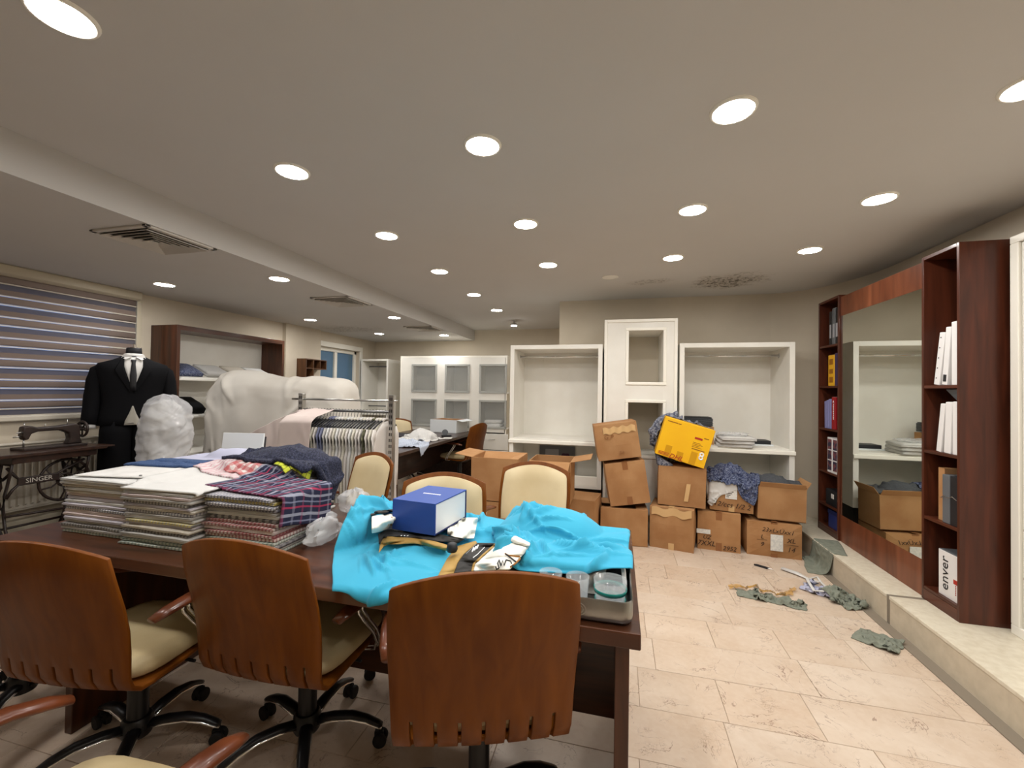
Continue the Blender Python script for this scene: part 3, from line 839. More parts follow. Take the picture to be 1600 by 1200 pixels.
for i, (x, y, rz, lab) in enumerate(CH):
    o = ch0 if i == 0 else copy_tree(ch0)
    chairs.append(place(o, (x, y, 0), rz, lab, 'swivel chairs'))
far_chairs = [copy_tree(ch0), copy_tree(ch0)]
for o, dz in zip(chairs, CZ):
    # the gas lift of a chair sets its own height: everything above the base moves
    for c in o.children:
        if dz and c.name.split('.')[0] not in ('base_leg', 'hub', 'caster'): c.location.z += dz

# ------------------------------------------------------------------ white wardrobes on the back wall
def wardrobe(x0, x1, label, lower=True):
    t = thing('wardrobe', label, 'wardrobe', ((x0+x1)/2, 4.5, PZ)); h = (x1-x0)/2; zb = -PZ
    top = 1.917
    for sx in (-1, 1): B(*sorted((sx*h, sx*(h-.045))), 0, .54, .40-PZ, top-PZ).build('side_panel', 'white_paint', t, bevel=.002)
    B(-h+.045, h-.045, 0, .54, top-.045-PZ, top-PZ).build('top_panel', 'white_paint', t, bevel=.002)
    B(-h+.045, h-.045, .52, .54, .40-PZ, top-.045-PZ).build('back_panel', 'white_paint', t)
    B(-h+.045, h-.045, .0, .52, .855-PZ, .905-PZ).build('shelf', 'white_paint', t, bevel=.002)
    B(-h-.005, h+.005, -.022, .0, .850-PZ, .888-PZ).build('shelf_lip', 'white_edge', t, bevel=.006)
    B(-h+.045, h-.045, .0, .52, .40-PZ, .43-PZ).build('bottom_panel', 'white_paint', t, bevel=.002)
    B(-h+.045, h-.045, .0, .02, .43-PZ, .53-PZ).build('bottom_rail', 'white_edge', t, bevel=.004)
    B(-h+.03, h-.03, .06, .52, 0, .40-PZ).build('plinth', 'vent_dark', t)
    MB().tube([(-h+.045, .27, 1.81-PZ), (h-.045, .27, 1.81-PZ)], .013, 10).build('hanging_rod', 'chrome', t, smooth=True)
    for sx in (-1, 1): MB().lathe([(.024, 0), (.024, .006)], 14, M=Matrix.Translation((sx*(h-.045), .27, 1.81-PZ)) @ Matrix.Rotation(-sx*math.pi/2, 4, 'Y')).build('rod_flange', 'chrome', t)
    return t
wardrobe(-1.15, -.158, 'open white wardrobe with hanging rod, beside the glazed cabinet')
wardrobe(.598, 1.617, 'open white wardrobe with hanging rod, folders on its shelf')

tu = thing('display_cabinet', 'tall narrow white cabinet with two framed niches between the wardrobes', 'cabinet', (.2175, 4.48, PZ))
h = .3575; top = 2.168-PZ
for sx in (-1, 1): B(*sorted((sx*h, sx*(h-.03))), 0, .56, 0, top).build('side_panel', 'white_edge', tu, bevel=.002)
B(-h+.03, h-.03, 0, .56, top-.03, top).build('top_panel', 'white_edge', tu, bevel=.002)
B(-h+.03, h-.03, .54, .56, 0, top-.03).build('back_panel', 'wall_paint', tu)
nx0, nx1 = .105-.2175, .44-.2175
for a, b, c, d in ((-h+.03, nx0, .0, top-.03), (nx1, h-.03, 0, top-.03)): B(a, b, .012, .032, c, d).build('door_stile', 'white_paint', tu)
zs = [(0, .62-PZ), (1.30-PZ, 1.475-PZ), (2.05-PZ, top-.03)]
zs = [(0, .78-PZ), (1.315-PZ, 1.525-PZ), (2.05-PZ, top-.03)]
for c, d in zs: B(nx0, nx1, .012, .032, c, d).build('door_rail', 'white_paint', tu)
for c, d in ((.78-PZ, 1.315-PZ), (1.525-PZ, 2.05-PZ)):
    mo = MB()
    for a0, a1, c0, c1 in ((nx0-.03, nx1+.03, c-.03, c), (nx0-.03, nx1+.03, d, d+.03), (nx0-.03, nx0, c, d), (nx1, nx1+.03, c, d)): mo.box(a0, a1, .0, .014, c0, c1)
    mo.build('moulding', 'white_edge', tu, bevel=.005)
    B(nx0-.02, nx1+.02, .032, .54, c-.02, c).build('niche_shelf', 'white_paint', tu)
    B(nx0-.02, nx1+.02, .032, .54, d, d+.02).build('niche_shelf', 'white_paint', tu)
    for a in (nx0-.02, nx1): B(a, a+.02, .032, .54, c, d).build('niche_side', 'white_paint', tu)

# ------------------------------------------------------------------ glazed cabinet and narrow cabinet on the far wall
gc = thing('glazed_cabinet', 'wide white cabinet with six glazed display windows above drawers', 'cabinet', (-2.70, 6.62, 0))
GX0, GX1 = -.955, .955
hgt = 1.985
for a in (GX0, GX1-.03): B(a, a+.03, 0, .58, 0, hgt).build('side_panel', 'white_edge', gc, bevel=.002)
B(GX0+.03, GX1-.03, 0, .58, hgt-.03, hgt).build('top_panel', 'white_edge', gc, bevel=.002)
B(GX0+.03, GX1-.03, .56, .58, 0, hgt-.03).build('back_panel', 'white_paint', gc)
Yg = 6.62
def gl(px, py): p = W(px, py, y=Yg); return p.x+2.70, p.z
cols_px = [(645, 681), (697, 732), (751, 790)]
xs = []
for a, b in cols_px: xs.append((gl(a, 600)[0], gl(b, 600)[0]))
zr = [(gl(660, 611)[1], gl(660, 571)[1]), (gl(660, 664)[1], gl(660, 625)[1])]
bx = [GX0+.03] + [v for p in xs for v in p] + [GX1-.03]
for a, b in zip(bx[::2], bx[1::2]): B(a, b, 0, .02, .10, hgt-.03).build('front_stile', 'white_paint', gc)
zz = [zr[1][1]]
for a, b in xs:
    for c, d in ((zr[1][1], zr[0][0]), (zr[0][1], hgt-.03), (zr[1][0]-.08, zr[1][0])): B(a, b, 0, .02, c, d).build('front_rail', 'white_paint', gc)
    for c, d in zr:
        fr = MB()
        for a0, a1, c0, c1 in ((a-.022, b+.022, c-.022, c+.012), (a-.022, b+.022, d-.012, d+.022), (a-.022, a+.012, c, d), (b-.012, b+.022, c, d)): fr.box(a0, a1, -.012, .006, c0, c1)
        w_ = fr.build('window_frame', 'grey_frame', gc, bevel=.003)
        B(a+.006, b-.006, -.003, .001, c+.006, d-.006).build('pane', 'pane_glass', w_)
        B(a-.05, b+.05, .02, .56, c-.02, c).build('niche_shelf', 'white_paint', gc)
for a, b in zip(bx[1::2], bx[2::2]):
    pass
for xm in (sum((xs[0][1], xs[1][0]))/2, sum((xs[1][1], xs[2][0]))/2): B(xm-.01, xm+.01, .02, .56, .1, hgt-.03).build('divider', 'white_paint', gc)
for a, b in xs:
    for c, d in ((.10, .44), (.45, zr[1][0]-.10)):
        dr = B(a-.06, b+.06, -.018, .0, c, d).build('drawer', 'white_paint', gc, bevel=.004)
        MB().tube([((a+b)/2-.05, -.018, d-.09), ((a+b)/2-.05, -.04, d-.09), ((a+b)/2+.05, -.04, d-.09), ((a+b)/2+.05, -.018, d-.09)], .005, 6).build('drawer_handle', 'steel', dr)
B(GX0+.03, GX1-.03, .04, .56, 0, .10).build('plinth', 'grey_frame', gc)
# folded whites in one niche
for k, (dx, dz, w) in enumerate(((.0, .0, .30), (.01, .06, .28))):
    x_, z_ = -2.70+(xs[2][0]+xs[2][1])/2-.03+dx, zr[1][0]+dz
    mb = MB(); rings = []
    for zz_, kk in ((0, .9), (.012, 1), (.045, 1), (.058, .88)):
        rings.append([(w/2*kk*c_, .12*kk*s_, zz_) for c_, s_ in ((-1, -.9), (-.9, -1), (.9, -1), (1, -.9), (1, .9), (.9, 1), (-.9, 1), (-1, .9))])
    tag(mb.ring_loft(rings).build('folded_towel', 'shirt_white', loc=(x_, Yg+.17, z_), smooth=True), ('white folded towel lying at the bottom of a cabinet niche', 'white folded towel lying on another towel in the niche')[k], 'towel', 'folded towels in the glazed cabinet')

nc = thing('narrow_cabinet', 'narrow open white cabinet standing in the far corner', 'cabinet', (-4.20, 6.68, 0)); h = .27
for sx in (-1, 1): B(*sorted((sx*h, sx*(h-.03))), 0, .54, 0, 1.94).build('side_panel', 'white_paint', nc, bevel=.002)
B(-h+.03, h-.03, 0, .54, 1.91, 1.94).build('top_panel', 'white_edge', nc, bevel=.002)
B(-h+.03, h-.03, .52, .54, 0, 1.91).build('back_panel', 'white_paint', nc)
B(-h+.03, h-.03, 0, .52, .95, .98).build('shelf', 'white_paint', nc); B(-h+.03, h-.03, 0, .52, .06, .09).build('bottom_panel', 'white_paint', nc)
for z in (1.82, 1.10): MB().tube([(-h+.03, .22, z), (h-.03, .22, z)], .012, 8).build('hanging_rod', 'dark_steel', nc)

# ------------------------------------------------------------------ bookcases and mirror on the right
BX = 1.835
def bookcase(y0, y1, shelves, label, name='bookcase', D=.32):
    t = thing(name, label, 'bookcase', (BX, (y0+y1)/2, PZ)); h = (y1-y0)/2; H = 2.285-PZ
    for sy in (-1, 1): B(0, D, *sorted((sy*h, sy*(h-.018))), 0, H).build('side_panel', 'red_wood_z', t, bevel=.0015)
    B(0, D, -h+.018, h-.018, H-.02, H).build('top_panel', 'red_wood_y', t, bevel=.0015)
    B(D-.01, D, -h+.018, h-.018, 0, H-.02).build('back_panel', 'red_wood_z', t)
    B(0, .02, -h+.018, h-.018, 0, shelves[-1]-PZ-.018).build('kick_board', 'red_wood_y', t)
    for z in shelves: B(.002, D-.01, -h+.018, h-.018, z-PZ-.018, z-PZ).build('shelf', 'red_wood_y', t, bevel=.0015)
    return t
FS = [1.871, 1.503, 1.119, .732, .436, .245]
NS = [1.488, 1.094, .69, .262]
bookcase(4.195, 4.57, FS, 'narrow reddish brown bookcase between mirror and white wardrobe', D=.268)
bookcase(2.872, 3.172, NS, 'narrow reddish brown bookcase between the mirror and the white cabinet')
mr = thing('wall_mirror', 'large mirror in a reddish brown panel between the bookcases', 'mirror', (BX, 3.683, PZ))
hm = .508
B(.022, .05, -hm, hm, 0, 2.265-PZ).build('backing_panel', 'red_wood_panel', mr, bevel=.002)
B(.015, .022, -hm, hm, 2.10-PZ, 2.265-PZ).build('header_board', 'red_wood_panel', mr, bevel=.002)
B(.015, .022, -hm, hm, 0, .406-PZ).build('base_board', 'red_wood_panel', mr, bevel=.002)
B(.016, .021, -hm+.006, hm-.006, .406-PZ, 2.10-PZ).build('mirror_glass', 'mirror_glass', mr)

wc = thing('white_cabinet', 'tall white cabinet with drawers standing beyond the near bookcase', 'cabinet', (2.04, 1.96, PZ))
B(.02, .155, -.85, .85, 0, 2.09).build('carcass', 'white_paint', wc)
fr = MB()
for a, b, c, d in ((-.87, .87, 0, .05), (-.87, .87, 2.06, 2.10), (.82, .87, .05, 2.06), (-.87, -.82, .05, 2.06), (-.02, .02, .05, 2.06)): fr.box(-.012, .02, a, b, c, d)
fr.build('face_frame', 'white_edge', wc, bevel=.004)
for y0_, y1_ in ((-.815, -.025), (.025, .815)):
    for c, d, nm in ((.055, .30, 'drawer'), (.31, .55, 'drawer'), (.56, 2.055, 'door')):
        p = B(.0, .02, y0_, y1_, c, d).build(nm, 'white_paint', wc, bevel=.003)
        MB().lathe([(.012, 0), (.014, .018), (.010, .022)], 12, M=Matrix.Translation((0, y0_+.08 if nm == 'door' else (y0_+y1_)/2, (c+d)/2)) @ Matrix.Rotation(-math.pi/2, 4, 'Y')).build('knob', 'steel', p)

# books, folders and boxes on the right bookcases -----------------------------------------------------------
def binder(y0, y1, z0, hgt, depth, m, label, lean=0., x0=.010, name='binder', cat='binder', group=None, spine=None, base=None):
    """upright folder, spine towards the room; y is along the shelf"""
    w = abs(y1-y0)
    t = thing(name, label, cat, (BX+x0, y0 if lean >= 0 else y1, z0), group=group, rot=(lean, 0, 0))
    a, b = (0, w) if lean >= 0 else (-w, 0)
    B(0, depth, a, b, 0, hgt).build('cover', m, t, bevel=.003)
    B(.006, depth-.006, a+.004, b-.004, hgt-.0005, hgt+.001).build('pages', 'paper', t)
    if spine:
        for zz, hh, mm in spine: B(-.0012, 0, a+w*.2, b-w*.2, zz, zz+hh).build('spine_label', mm, t)
    return t
# far bookcase: room between y = 4.215 and 4.55 (reading the shelf from the far side)
for k, (a, b, hh) in enumerate(((4.225, 4.275, .315), (4.28, 4.33, .32), (4.336, 4.386, .30))):
    binder(a, b, FS[0], hh, .22, 'binder_black' if k != 1 else 'grey_plastic', ('black binder nearest the mirror on the top shelf', 'grey-black binder between two black binders on the top shelf', 'black binder on the open side of the top shelf')[k], group='binders on the top shelf', spine=[(.06, .12, 'poster_light')])
binder(4.29, 4.40, FS[1], .275, .24, 'binder_yellow', 'yellow boxed folder on the second bookcase shelf', spine=[(.03, .05, 'print_brown'), (.11, .04, 'print_brown'), (.19, .05, 'print_brown')])
binder(4.232, 4.284, FS[1], .285, .24, 'binder_purple', 'dark purple binder beside the yellow folder')
rb = binder(4.27, 4.335, FS[2], .285, .24, 'binder_red', 'red binder with white lettering on its spine')
for k in range(9): B(-.0012, 0, .026, .026+.008+.006*((k*5) % 3)/2, .215-k*.016, .226-k*.016).build('spine_print', 'print_white', rb)
MB().tube([(-.001, .024, .236), (-.001, .033, .252), (-.001, .042, .236)], .0025, 5).build('spine_mark', 'print_white', rb)
for k, (a, b) in enumerate(((4.352, 4.385), (4.392, 4.424), (4.43, 4.465))):
    binder(a, b, FS[2], .265-.01*k, .24, 'binder_lilac', ('lilac folder next to the red binder', 'middle lilac folder on the red binder shelf', 'lilac folder farthest from the red binder')[k], group='lilac folders', lean=-.03)
for k, (a, b) in enumerate(((4.235, 4.32), (4.33, 4.415))):
    bb = thing('printed_carton', ('white carton with dark printed pictures nearest the mirror', 'white carton with dark printed pictures, outer of the pair')[k], 'carton', (BX+.012, a, FS[3]), group='printed cartons')
    B(0, .22, 0, b-a, 0, .31).build('carton_body', 'binder_white', bb, bevel=.002)
    for z_, h_ in ((.02, .085), (.115, .08), (.205, .09)): B(-.001, 0, .008, b-a-.008, z_, z_+h_).build('printed_picture', 'print_dark', bb)
sm = thing('tag_box', 'small black box with a white square label in the bookcase', 'box', (BX+.015, 4.25, FS[4]))
B(0, .2, 0, .2, 0, .14).build('box_body', 'binder_black', sm, bevel=.004); B(-.001, 0, .05, .10, .07, .11).build('paper_label', 'paper', sm)
bb = thing('blue_box', 'dark blue box on the bottom bookcase shelf', 'box', (BX+.015, 4.22, FS[5]))
B(0, .22, 0, .18, 0, .13).build('box_body', 'book_blue', bb, bevel=.003); B(-.004, .224, -.003, .183, .12, .155).build('box_lid', 'box_navy', bb, bevel=.003)
# near bookcase: room between y = 2.89 and 3.154
binder(2.897, 2.942, NS[0], .36, .24, 'binder_white', 'upright white binder against the side of the near bookcase', group='white binders of the near bookcase', x0=.008)
binder(2.9765, 3.0165, NS[0], .335, .24, 'binder_white', 'white binder leaning on the upright one, second from the side', lean=.10, x0=.008, group='white binders of the near bookcase', spine=[(.02, .04, 'binder_black')])
wb = binder(3.0365, 3.0815, NS[0], .31, .24, 'binder_white', 'white binder leaning outermost with a row of holes', lean=.16, x0=.008, group='white binders of the near bookcase')
for k in range(5): MB().lathe([(.004, 0), (.004, .001)], 10, M=Matrix.Translation((0, .03, .04+.06*k)) @ Matrix.Rotation(-math.pi/2, 4, 'Y')).build('hole', 'binder_black', wb)
binder(2.898, 2.935, NS[1], .30, .24, 'binder_white', 'thin white folder on the second shelf against the side', x0=.008, group='white folders of the second shelf')
binder(2.951, 3.001, NS[1], .295, .26, 'binder_white', 'wide white folder in the middle of the second shelf', lean=.05, x0=.008, group='white folders of the second shelf')
binder(3.0255, 3.0625, NS[1], .285, .26, 'binder_white', 'slanting white folder on the open side of the second shelf', lean=.13, x0=.008, group='white folders of the second shelf')
db = thing('dark_tray', 'dark grey tray lying across the white folders', 'tray', (BX+.04, 2.90, NS[1]+.305))
MB().ring_loft([[(0.03, .02, 0), (.22, .02, 0), (.22, .10, 0), (.03, .10, 0)], [(0, 0, .065), (.25, 0, .065), (.25, .14, .065), (0, .14, .065)]]).build('tray_body', 'grey_plastic', db, bevel=.003)
al = thing('album', 'black boxed album tied with thin wire on the third shelf', 'album', (BX+.012, 2.905, NS[2]))
B(0, .22, 0, .055, 0, .28).build('album_cover', 'binder_black', al, bevel=.004); B(0, .22, .058, .115, 0, .28).build('album_cover', 'grey_plastic', al, bevel=.004)
MB().tube([(-.004, .0, .15), (-.006, .03, .165), (-.008, .06, .15), (-.006, .09, .16), (-.004, .12, .14)], .0022, 5).build('wire', 'steel', al)
bb = thing('brown_box', 'brown cardboard slip case behind the black album', 'box', (BX+.03, 3.03, NS[2])); B(0, .2, 0, .05, 0, .31).build('slip_case', 'cardboard', bb, bevel=.002)
wb = thing('white_carton', 'white carton with vertical black lettering on the lowest shelf', 'carton', (BX+.022, 2.90, NS[3]))
B(0, .15, 0, .165, 0, .26).build('carton_body', 'binder_white', wb, bevel=.002)
B(.002, .148, .002, .163, .26, .263).build('carton_lid', 'grey_plastic', wb)
text('enver', .085, 'binder_black', wb, Matrix.Translation((-.0012, .115, .135)) @ Matrix.Rotation(-math.pi/2, 4, 'Z') @ FRONT @ Matrix.Rotation(math.pi/2, 4, 'Z'))
B(-.0012, 0, .02, .05, .10, .125).build('red_mark', 'print_red', wb)
for k in range(6): B(-.0012, 0, .030, .036, .090-k*.010, .096-k*.010).build('small_print', 'print_red', wb)

# ------------------------------------------------------------------ brown shelf unit by the window
su = thing('shelf_unit', 'dark brown wall shelf unit with grey back beside the blind', 'shelf unit', (XL, 3.92, PZ))
ya, yb_, D, H = -.70, .68, .34, 2.02-PZ
for a in (ya, yb_-.035): B(.003, D, a, a+.035, 0, H).build('side_panel', 'wood_z', su, bevel=.002)
B(.003, D, ya+.035, yb_-.035, H-.05, H).build('top_panel', 'wood_y', su, bevel=.002)
B(.003, .015, ya+.035, yb_-.035, 0, H-.05).build('back_panel', 'white_paint', su)
for k, z in enumerate((1.48-PZ, 1.10-PZ, .72-PZ, .34-PZ)):
    pts = [(.02, z+.135), (.02, z+.155), (D-.01, z+.012), (D-.01, z-.008)]
    MB().prism(pts, ya+.04, yb_-.04, axis='y').build('sloping_shelf', 'white_paint', su, bevel=.002)
def folded(name, label, m, loc, w, d, h, group, rot=(0, 0, 0), seed=0, cat='folded garment'):
    """garment folded into a soft rectangular parcel with a visible fold at its front"""
    rg = random.Random(seed); rings = []
    n = 7
    for kx in range(n):
        x = -w/2+w*kx/(n-1); e = .8 if kx in (0, n-1) else 1; wob = rg.uniform(-.0016, .0016)
        zt = h*e+wob; f = rg.uniform(-.003, .003)
        rings.append([(x, -d/2+f-.001, h*.16), (x, -d/2-.0035+f, h*.40), (x, -d/2+.004+f, h*.52), (x, -d/2-.004+f, h*.66), (x, -d/2+.001+f, zt*.95), (x, -d/2+.012+f, zt), (x, d/2-.02, zt+rg.uniform(-.001, .001)), (x, d/2, h*.6), (x, d/2-.004, 0), (x, -d/2+.003+f, 0)])
    o = MB().ring_loft(rings).build(name, m, loc=loc, rot=rot, smooth=True)
    return tag(o, label, cat, group)
sl = math.atan2(.143, D-.03)
items = [(3.40, 'mottled_blue', 0, 'dark patterned garment'), (3.72, 'fab_grey', 0, 'light grey shirt'), (4.03, 'fab_beige', 0, 'beige shirt'), (4.32, 'fab_white', 0, 'white shirt')]
for k, (yy, m_, zz, nm) in enumerate(items):
    o = folded('folded_garment', nm + ' folded on the upper sloping shelf', m_, (XL+.185, yy, 1.48+.086), .24, .27, .05, 'garments on the sloping shelf', rot=(0, sl, 0), seed=k)
folded('folded_garment', 'dark folded trousers on the lower sloping shelf', 'suit_black', (XL+.185, 3.42, 1.10+.086), .26, .27, .085, 'garments on the sloping shelf', rot=(0, sl, 0), seed=9)

# little wall cubby
cb = thing('wall_cubby', 'small brown wooden cubby rack on the wall pillar', 'wall rack', (XL+.06, 5.14, 1.835))
wo = MB()
B(.003, .16, 0, .014, -.34, 0).build('side_board', 'board_wood', cb)
B(.003, .16, .014, .44, -.014, 0).build('top_board', 'board_wood', cb); B(.003, .16, .014, .44, -.144, -.13).build('shelf', 'board_wood', cb)
for yy in (.15, .29, .426): B(.003, .16, yy, yy+.014, -.13, -.014).build('divider', 'board_wood', cb)
B(.003, .16, .15, .164, -.34, -.144).build('divider', 'board_wood', cb); B(.003, .16, .014, .15, -.34, -.326).build('bottom_board', 'board_wood', cb)
B(.003, .012, .014, .44, -.13, -.014).build('back_board', 'desk_wood', cb); B(.003, .012, .014, .15, -.326, -.144).build('back_board', 'desk_wood', cb)

# far desk
dk = thing('office_desk', 'dark brown office desk in front of the glazed cabinet', 'desk', (-2.72, 5.15, 0))
B(-.55, .53, -1.20, 1.36, .715, .75).build('desk_top', 'desk_wood', dk, bevel=.003)
for yy in (-1.17, 1.29): B(-.5, .50, yy, yy+.035, 0, .715).build('leg_panel', 'desk_wood', dk)
B(-.04, -.01, -1.135, 1.29, .25, .715).build('modesty_panel', 'desk_wood', dk)
for i, (x, y, rz, lab) in enumerate(((-2.28, 5.95, R(78), 'brown swivel chair seen side-on at the far desk'), (-3.20, 6.03, R(235), 'cream cushioned swivel chair behind the far desk'))):
    place(far_chairs[i], (x, y, 0), rz, lab, 'swivel chairs')

# ------------------------------------------------------------------ dressed tailor's dummy
mn = thing('dressed_mannequin', 'headless tailor dummy in black suit, white shirt and black tie', 'mannequin', (-4.10, 2.77, PZ), R(56))
JR = [(.895, .225, .135), (.96, .222, .135), (1.04, .205, .13), (1.12, .198, .125), (1.22, .215, .13), (1.31, .235, .13), (1.38, .246, .118), (1.418, .225, .098), (1.452, .135, .082), (1.485, .078, .068)]
def jr(z):
    for (z0, a0, b0), (z1, a1, b1) in zip(JR[:-1], JR[1:]):
        if z <= z1: f = max(0, (z-z0)/(z1-z0)); return a0+(a1-a0)*f, b0+(b1-b0)*f
    return JR[-1][1:]
def jfront(x, z, off):
    a, b = jr(z); e = 2.6
    return -b*max(0., 1-(abs(x)/a)**e)**(1/e)-off
def ringz(z, a, b, n=28, e=2.6, cy=0):
    out = []
    for k in range(n):
        th = 2*math.pi*k/n; c_, s_ = math.cos(th), math.sin(th)
        out.append((a*abs(c_)**(2/e)*(1 if c_ >= 0 else -1), cy+b*abs(s_)**(2/e)*(1 if s_ >= 0 else -1), z))
    return out
MB().ring_loft([ringz(z, a, b) for z, a, b in JR]).build('jacket', 'suit_black', mn, smooth=True)
for sx in (-1, 1):
    sl_ = MB().tube([(sx*.19, 0, 1.385), (sx*.218, 0, 1.355), (sx*.236, -.005, 1.27), (sx*.248, -.012, 1.14), (sx*.258, -.03, .99), (sx*.264, -.045, .905)], [.040, .055, .058, .057, .054, .052], 16).build('sleeve', 'suit_black', mn, smooth=True)
    MB().tube([(sx*.264, -.045, .91), (sx*.265, -.048, .875)], .044, 14).build('shirt_cuff', 'shirt_white', sl_, smooth=True)
def panel(name, m, pts_l, pts_r, off, n=8):
    """strip between two lines (x, z) laid on the front of the jacket"""
    mb = MB()
    def fn(u, v):
        k = v*(len(pts_l)-1); i = min(int(k), len(pts_l)-2); f = k-i
        xl = pts_l[i][0]*(1-f)+pts_l[i+1][0]*f; xr = pts_r[i][0]*(1-f)+pts_r[i+1][0]*f
        z = (pts_l[i][1]*(1-f)+pts_l[i+1][1]*f)*(1-u) + (pts_r[i][1]*(1-f)+pts_r[i+1][1]*f)*u
        x = xl*(1-u)+xr*u
        return (x, jfront(x, z, off), z)
    return mb.grid(fn, n, 10).build(name, m, mn, smooth=True, solid=.004)
panel('shirt_front', 'shirt_white', [(-.068, 1.475), (-.062, 1.40), (-.03, 1.29), (-.004, 1.20)], [(.068, 1.475), (.062, 1.40), (.03, 1.29), (.004, 1.20)], .004)
panel('lapel', 'suit_black', [(-.072, 1.475), (-.12, 1.36), (-.075, 1.28), (-.015, 1.17)], [(-.060, 1.475), (-.060, 1.38), (-.032, 1.28), (-.004, 1.18)], .008)
panel('lapel', 'suit_black', [(.060, 1.475), (.060, 1.38), (.032, 1.28), (.004, 1.18)], [(.072, 1.475), (.12, 1.36), (.075, 1.28), (.015, 1.17)], .008)
panel('tie', 'tie_black', [(-.018, 1.455), (-.012, 1.425), (-.022, 1.32), (-.02, 1.19)], [(.018, 1.455), (.012, 1.425), (.022, 1.32), (.02, 1.19)], .010, 4)
panel('waistcoat', 'vest_grey', [(-.002, 1.06), (-.02, 1.0), (-.045, .935), (-.05, .90)], [(.006, 1.06), (.024, 1.0), (.05, .935), (.056, .90)], .003, 4)
for sx in (-1, 1):
    MB().add([(sx*.012, -.085, 1.478), (sx*.062, -.060, 1.505), (sx*.078, -.062, 1.47), (sx*.05, -.098, 1.452)], [(0, 1, 2, 3)]).build('collar_wing', 'shirt_white', mn, solid=.005)
MB().ring_loft([ringz(1.47, .066, .062, 20), ringz(1.51, .060, .058, 20)]).build('collar_band', 'shirt_white', mn, smooth=True)
MB().ring_loft([ringz(1.49, .056, .054, 20), ringz(1.555, .052, .050, 20), ringz(1.562, .045, .044, 20)]).build('neck', 'tie_black', mn, smooth=True)
MB().lathe([(.05, 1.560), (.05, 1.566), (.012, 1.572), (.014, 1.590), (.004, 1.598)], 18).build('neck_cap', 'chrome', mn, auto=True)
B(-.03, .012, -.146, -.141, .915, .921).build('pocket_pin', 'chrome', mn)
for sx in (-1, 1):
    MB().ring_loft([[(p[0]+sx*c, p[1], p[2]) for p in ringz(z, a, b, 18, 2.2)] for z, a, b, c in ((.055, .115, .12, .10), (.30, .112, .12, .10), (.60, .112, .125, .10), (.82, .112, .13, .095), (.93, .11, .128, .09))]).build('trouser_leg', 'suit_black', mn, smooth=True)
MB().lathe([(.16, 0), (.16, .02), (.03, .03), (.02, .06)], 22).build('stand_base', 'dark_steel', mn, auto=True)

# ------------------------------------------------------------------ treadle sewing machine
sw = thing('sewing_machine', 'antique black treadle sewing machine on a cast iron table', 'sewing machine', (-4.12, 2.05, PZ), R(90))
B(-.55, .43, -.20, .21, .735, .76).build('table_top', 'desk_wood', sw, bevel=.004)
B(.41, .50, -.17, .18, .742, .754).build('table_leaf', 'desk_wood', sw, bevel=.003)
B(-.10, .38, -.17, .19, .69, .735).build('apron', 'desk_wood', sw, bevel=.004)
def tubes(name, paths, r, m, parent, n=6, M=None):
    mb = MB()
    for p in paths: mb.tube(p, r, n, M=M)
    return mb.build(name, m, parent, smooth=True)
for x in (-.09, .34):
    # openwork side frame: two bowed uprights, crossing lattice, feet
    ps = []
    for sy in (-1, 1):
        ps.append([(x, sy*.15, .69), (x, sy*.13, .60), (x, sy*.085, .47), (x, sy*.075, .38), (x, sy*.10, .25), (x, sy*.16, .12), (x, sy*.20, .04), (x, sy*.215, .012)])
        ps.append([(x, sy*.05, .69), (x, sy*.025, .60), (x, sy*.045, .52), (x, 0, .46), (x, -sy*.04, .40), (x, -sy*.015, .32), (x, sy*.03, .25), (x, sy*.10, .16)])
        ps.append([(x, sy*.13, .62), (x, sy*.06, .575), (x, 0, .60), (x, -sy*.06, .575), (x, -sy*.13, .62)])
    ps.append([(x, -.075, .38), (x, .075, .38)]); ps.append([(x, -.15, .685), (x, .15, .685)])
    fr_ = tubes('side_frame', ps, .0095, 'iron', sw)
    for sy in (-1, 1): MB().lathe([(.022, -.012), (.022, .012)], 12, M=Matrix.Translation((x, sy*.205, .022)) @ Matrix.Rotation(math.pi/2, 4, 'Y')).build('foot_roller', 'iron', fr_)
# name brace
br = tubes('cross_brace', [[(-.09, -.10, .66), (-.05, -.10, .60), (-.03, -.10, .575), (.18, -.10, .575), (.22, -.10, .60), (.34, -.10, .66)], [(-.09, -.10, .45), (-.06, -.10, .505), (-.03, -.10, .535), (.18, -.10, .535), (.24, -.10, .49), (.34, -.10, .34)],
                           [(-.09, -.10, .33), (.34, -.10, .30)], [(-.09, .1, .2), (.34, .1, .2)]], .009, 'iron', sw)
B(-.035, .185, -.108, -.094, .536, .574).build('name_plate', 'iron', br)
text('SINGER', .044, 'vent_white', br, face_front(.075, -.1085, .555), ext=.001)
wh = MB(); Mw = Matrix.Translation((.235, -.08, .52)) @ Matrix.Rotation(R(90), 4, 'X')
wh.tube([(.15*math.cos(2*math.pi*k/28), .15*math.sin(2*math.pi*k/28), 0) for k in range(28)], .010, 6, M=Mw, loop=True)
wh.tube([(.045*math.cos(2*math.pi*k/16), .045*math.sin(2*math.pi*k/16), 0) for k in range(16)], .009, 6, M=Mw, loop=True)
for k in range(6):
    a = 2*math.pi*k/6; b = a+.5
    wh.tube([(.02*math.cos(a), .02*math.sin(a), 0), (.09*math.cos(b), .09*math.sin(b), 0), (.148*math.cos(a+.35), .148*math.sin(a+.35), 0)], .006, 5, M=Mw)
wh.tube([(0, 0, -.03), (0, 0, .03)], .012, 8, M=Mw)
wh.build('flywheel', 'iron', sw, smooth=True)
B(-.03, .24, -.12, .12, .10, .115).build('treadle', 'iron', sw, bevel=.004); tubes('pitman_rod', [[(.22, -.08, .12), (.235, -.11, .49)]], .006, 'iron', sw)
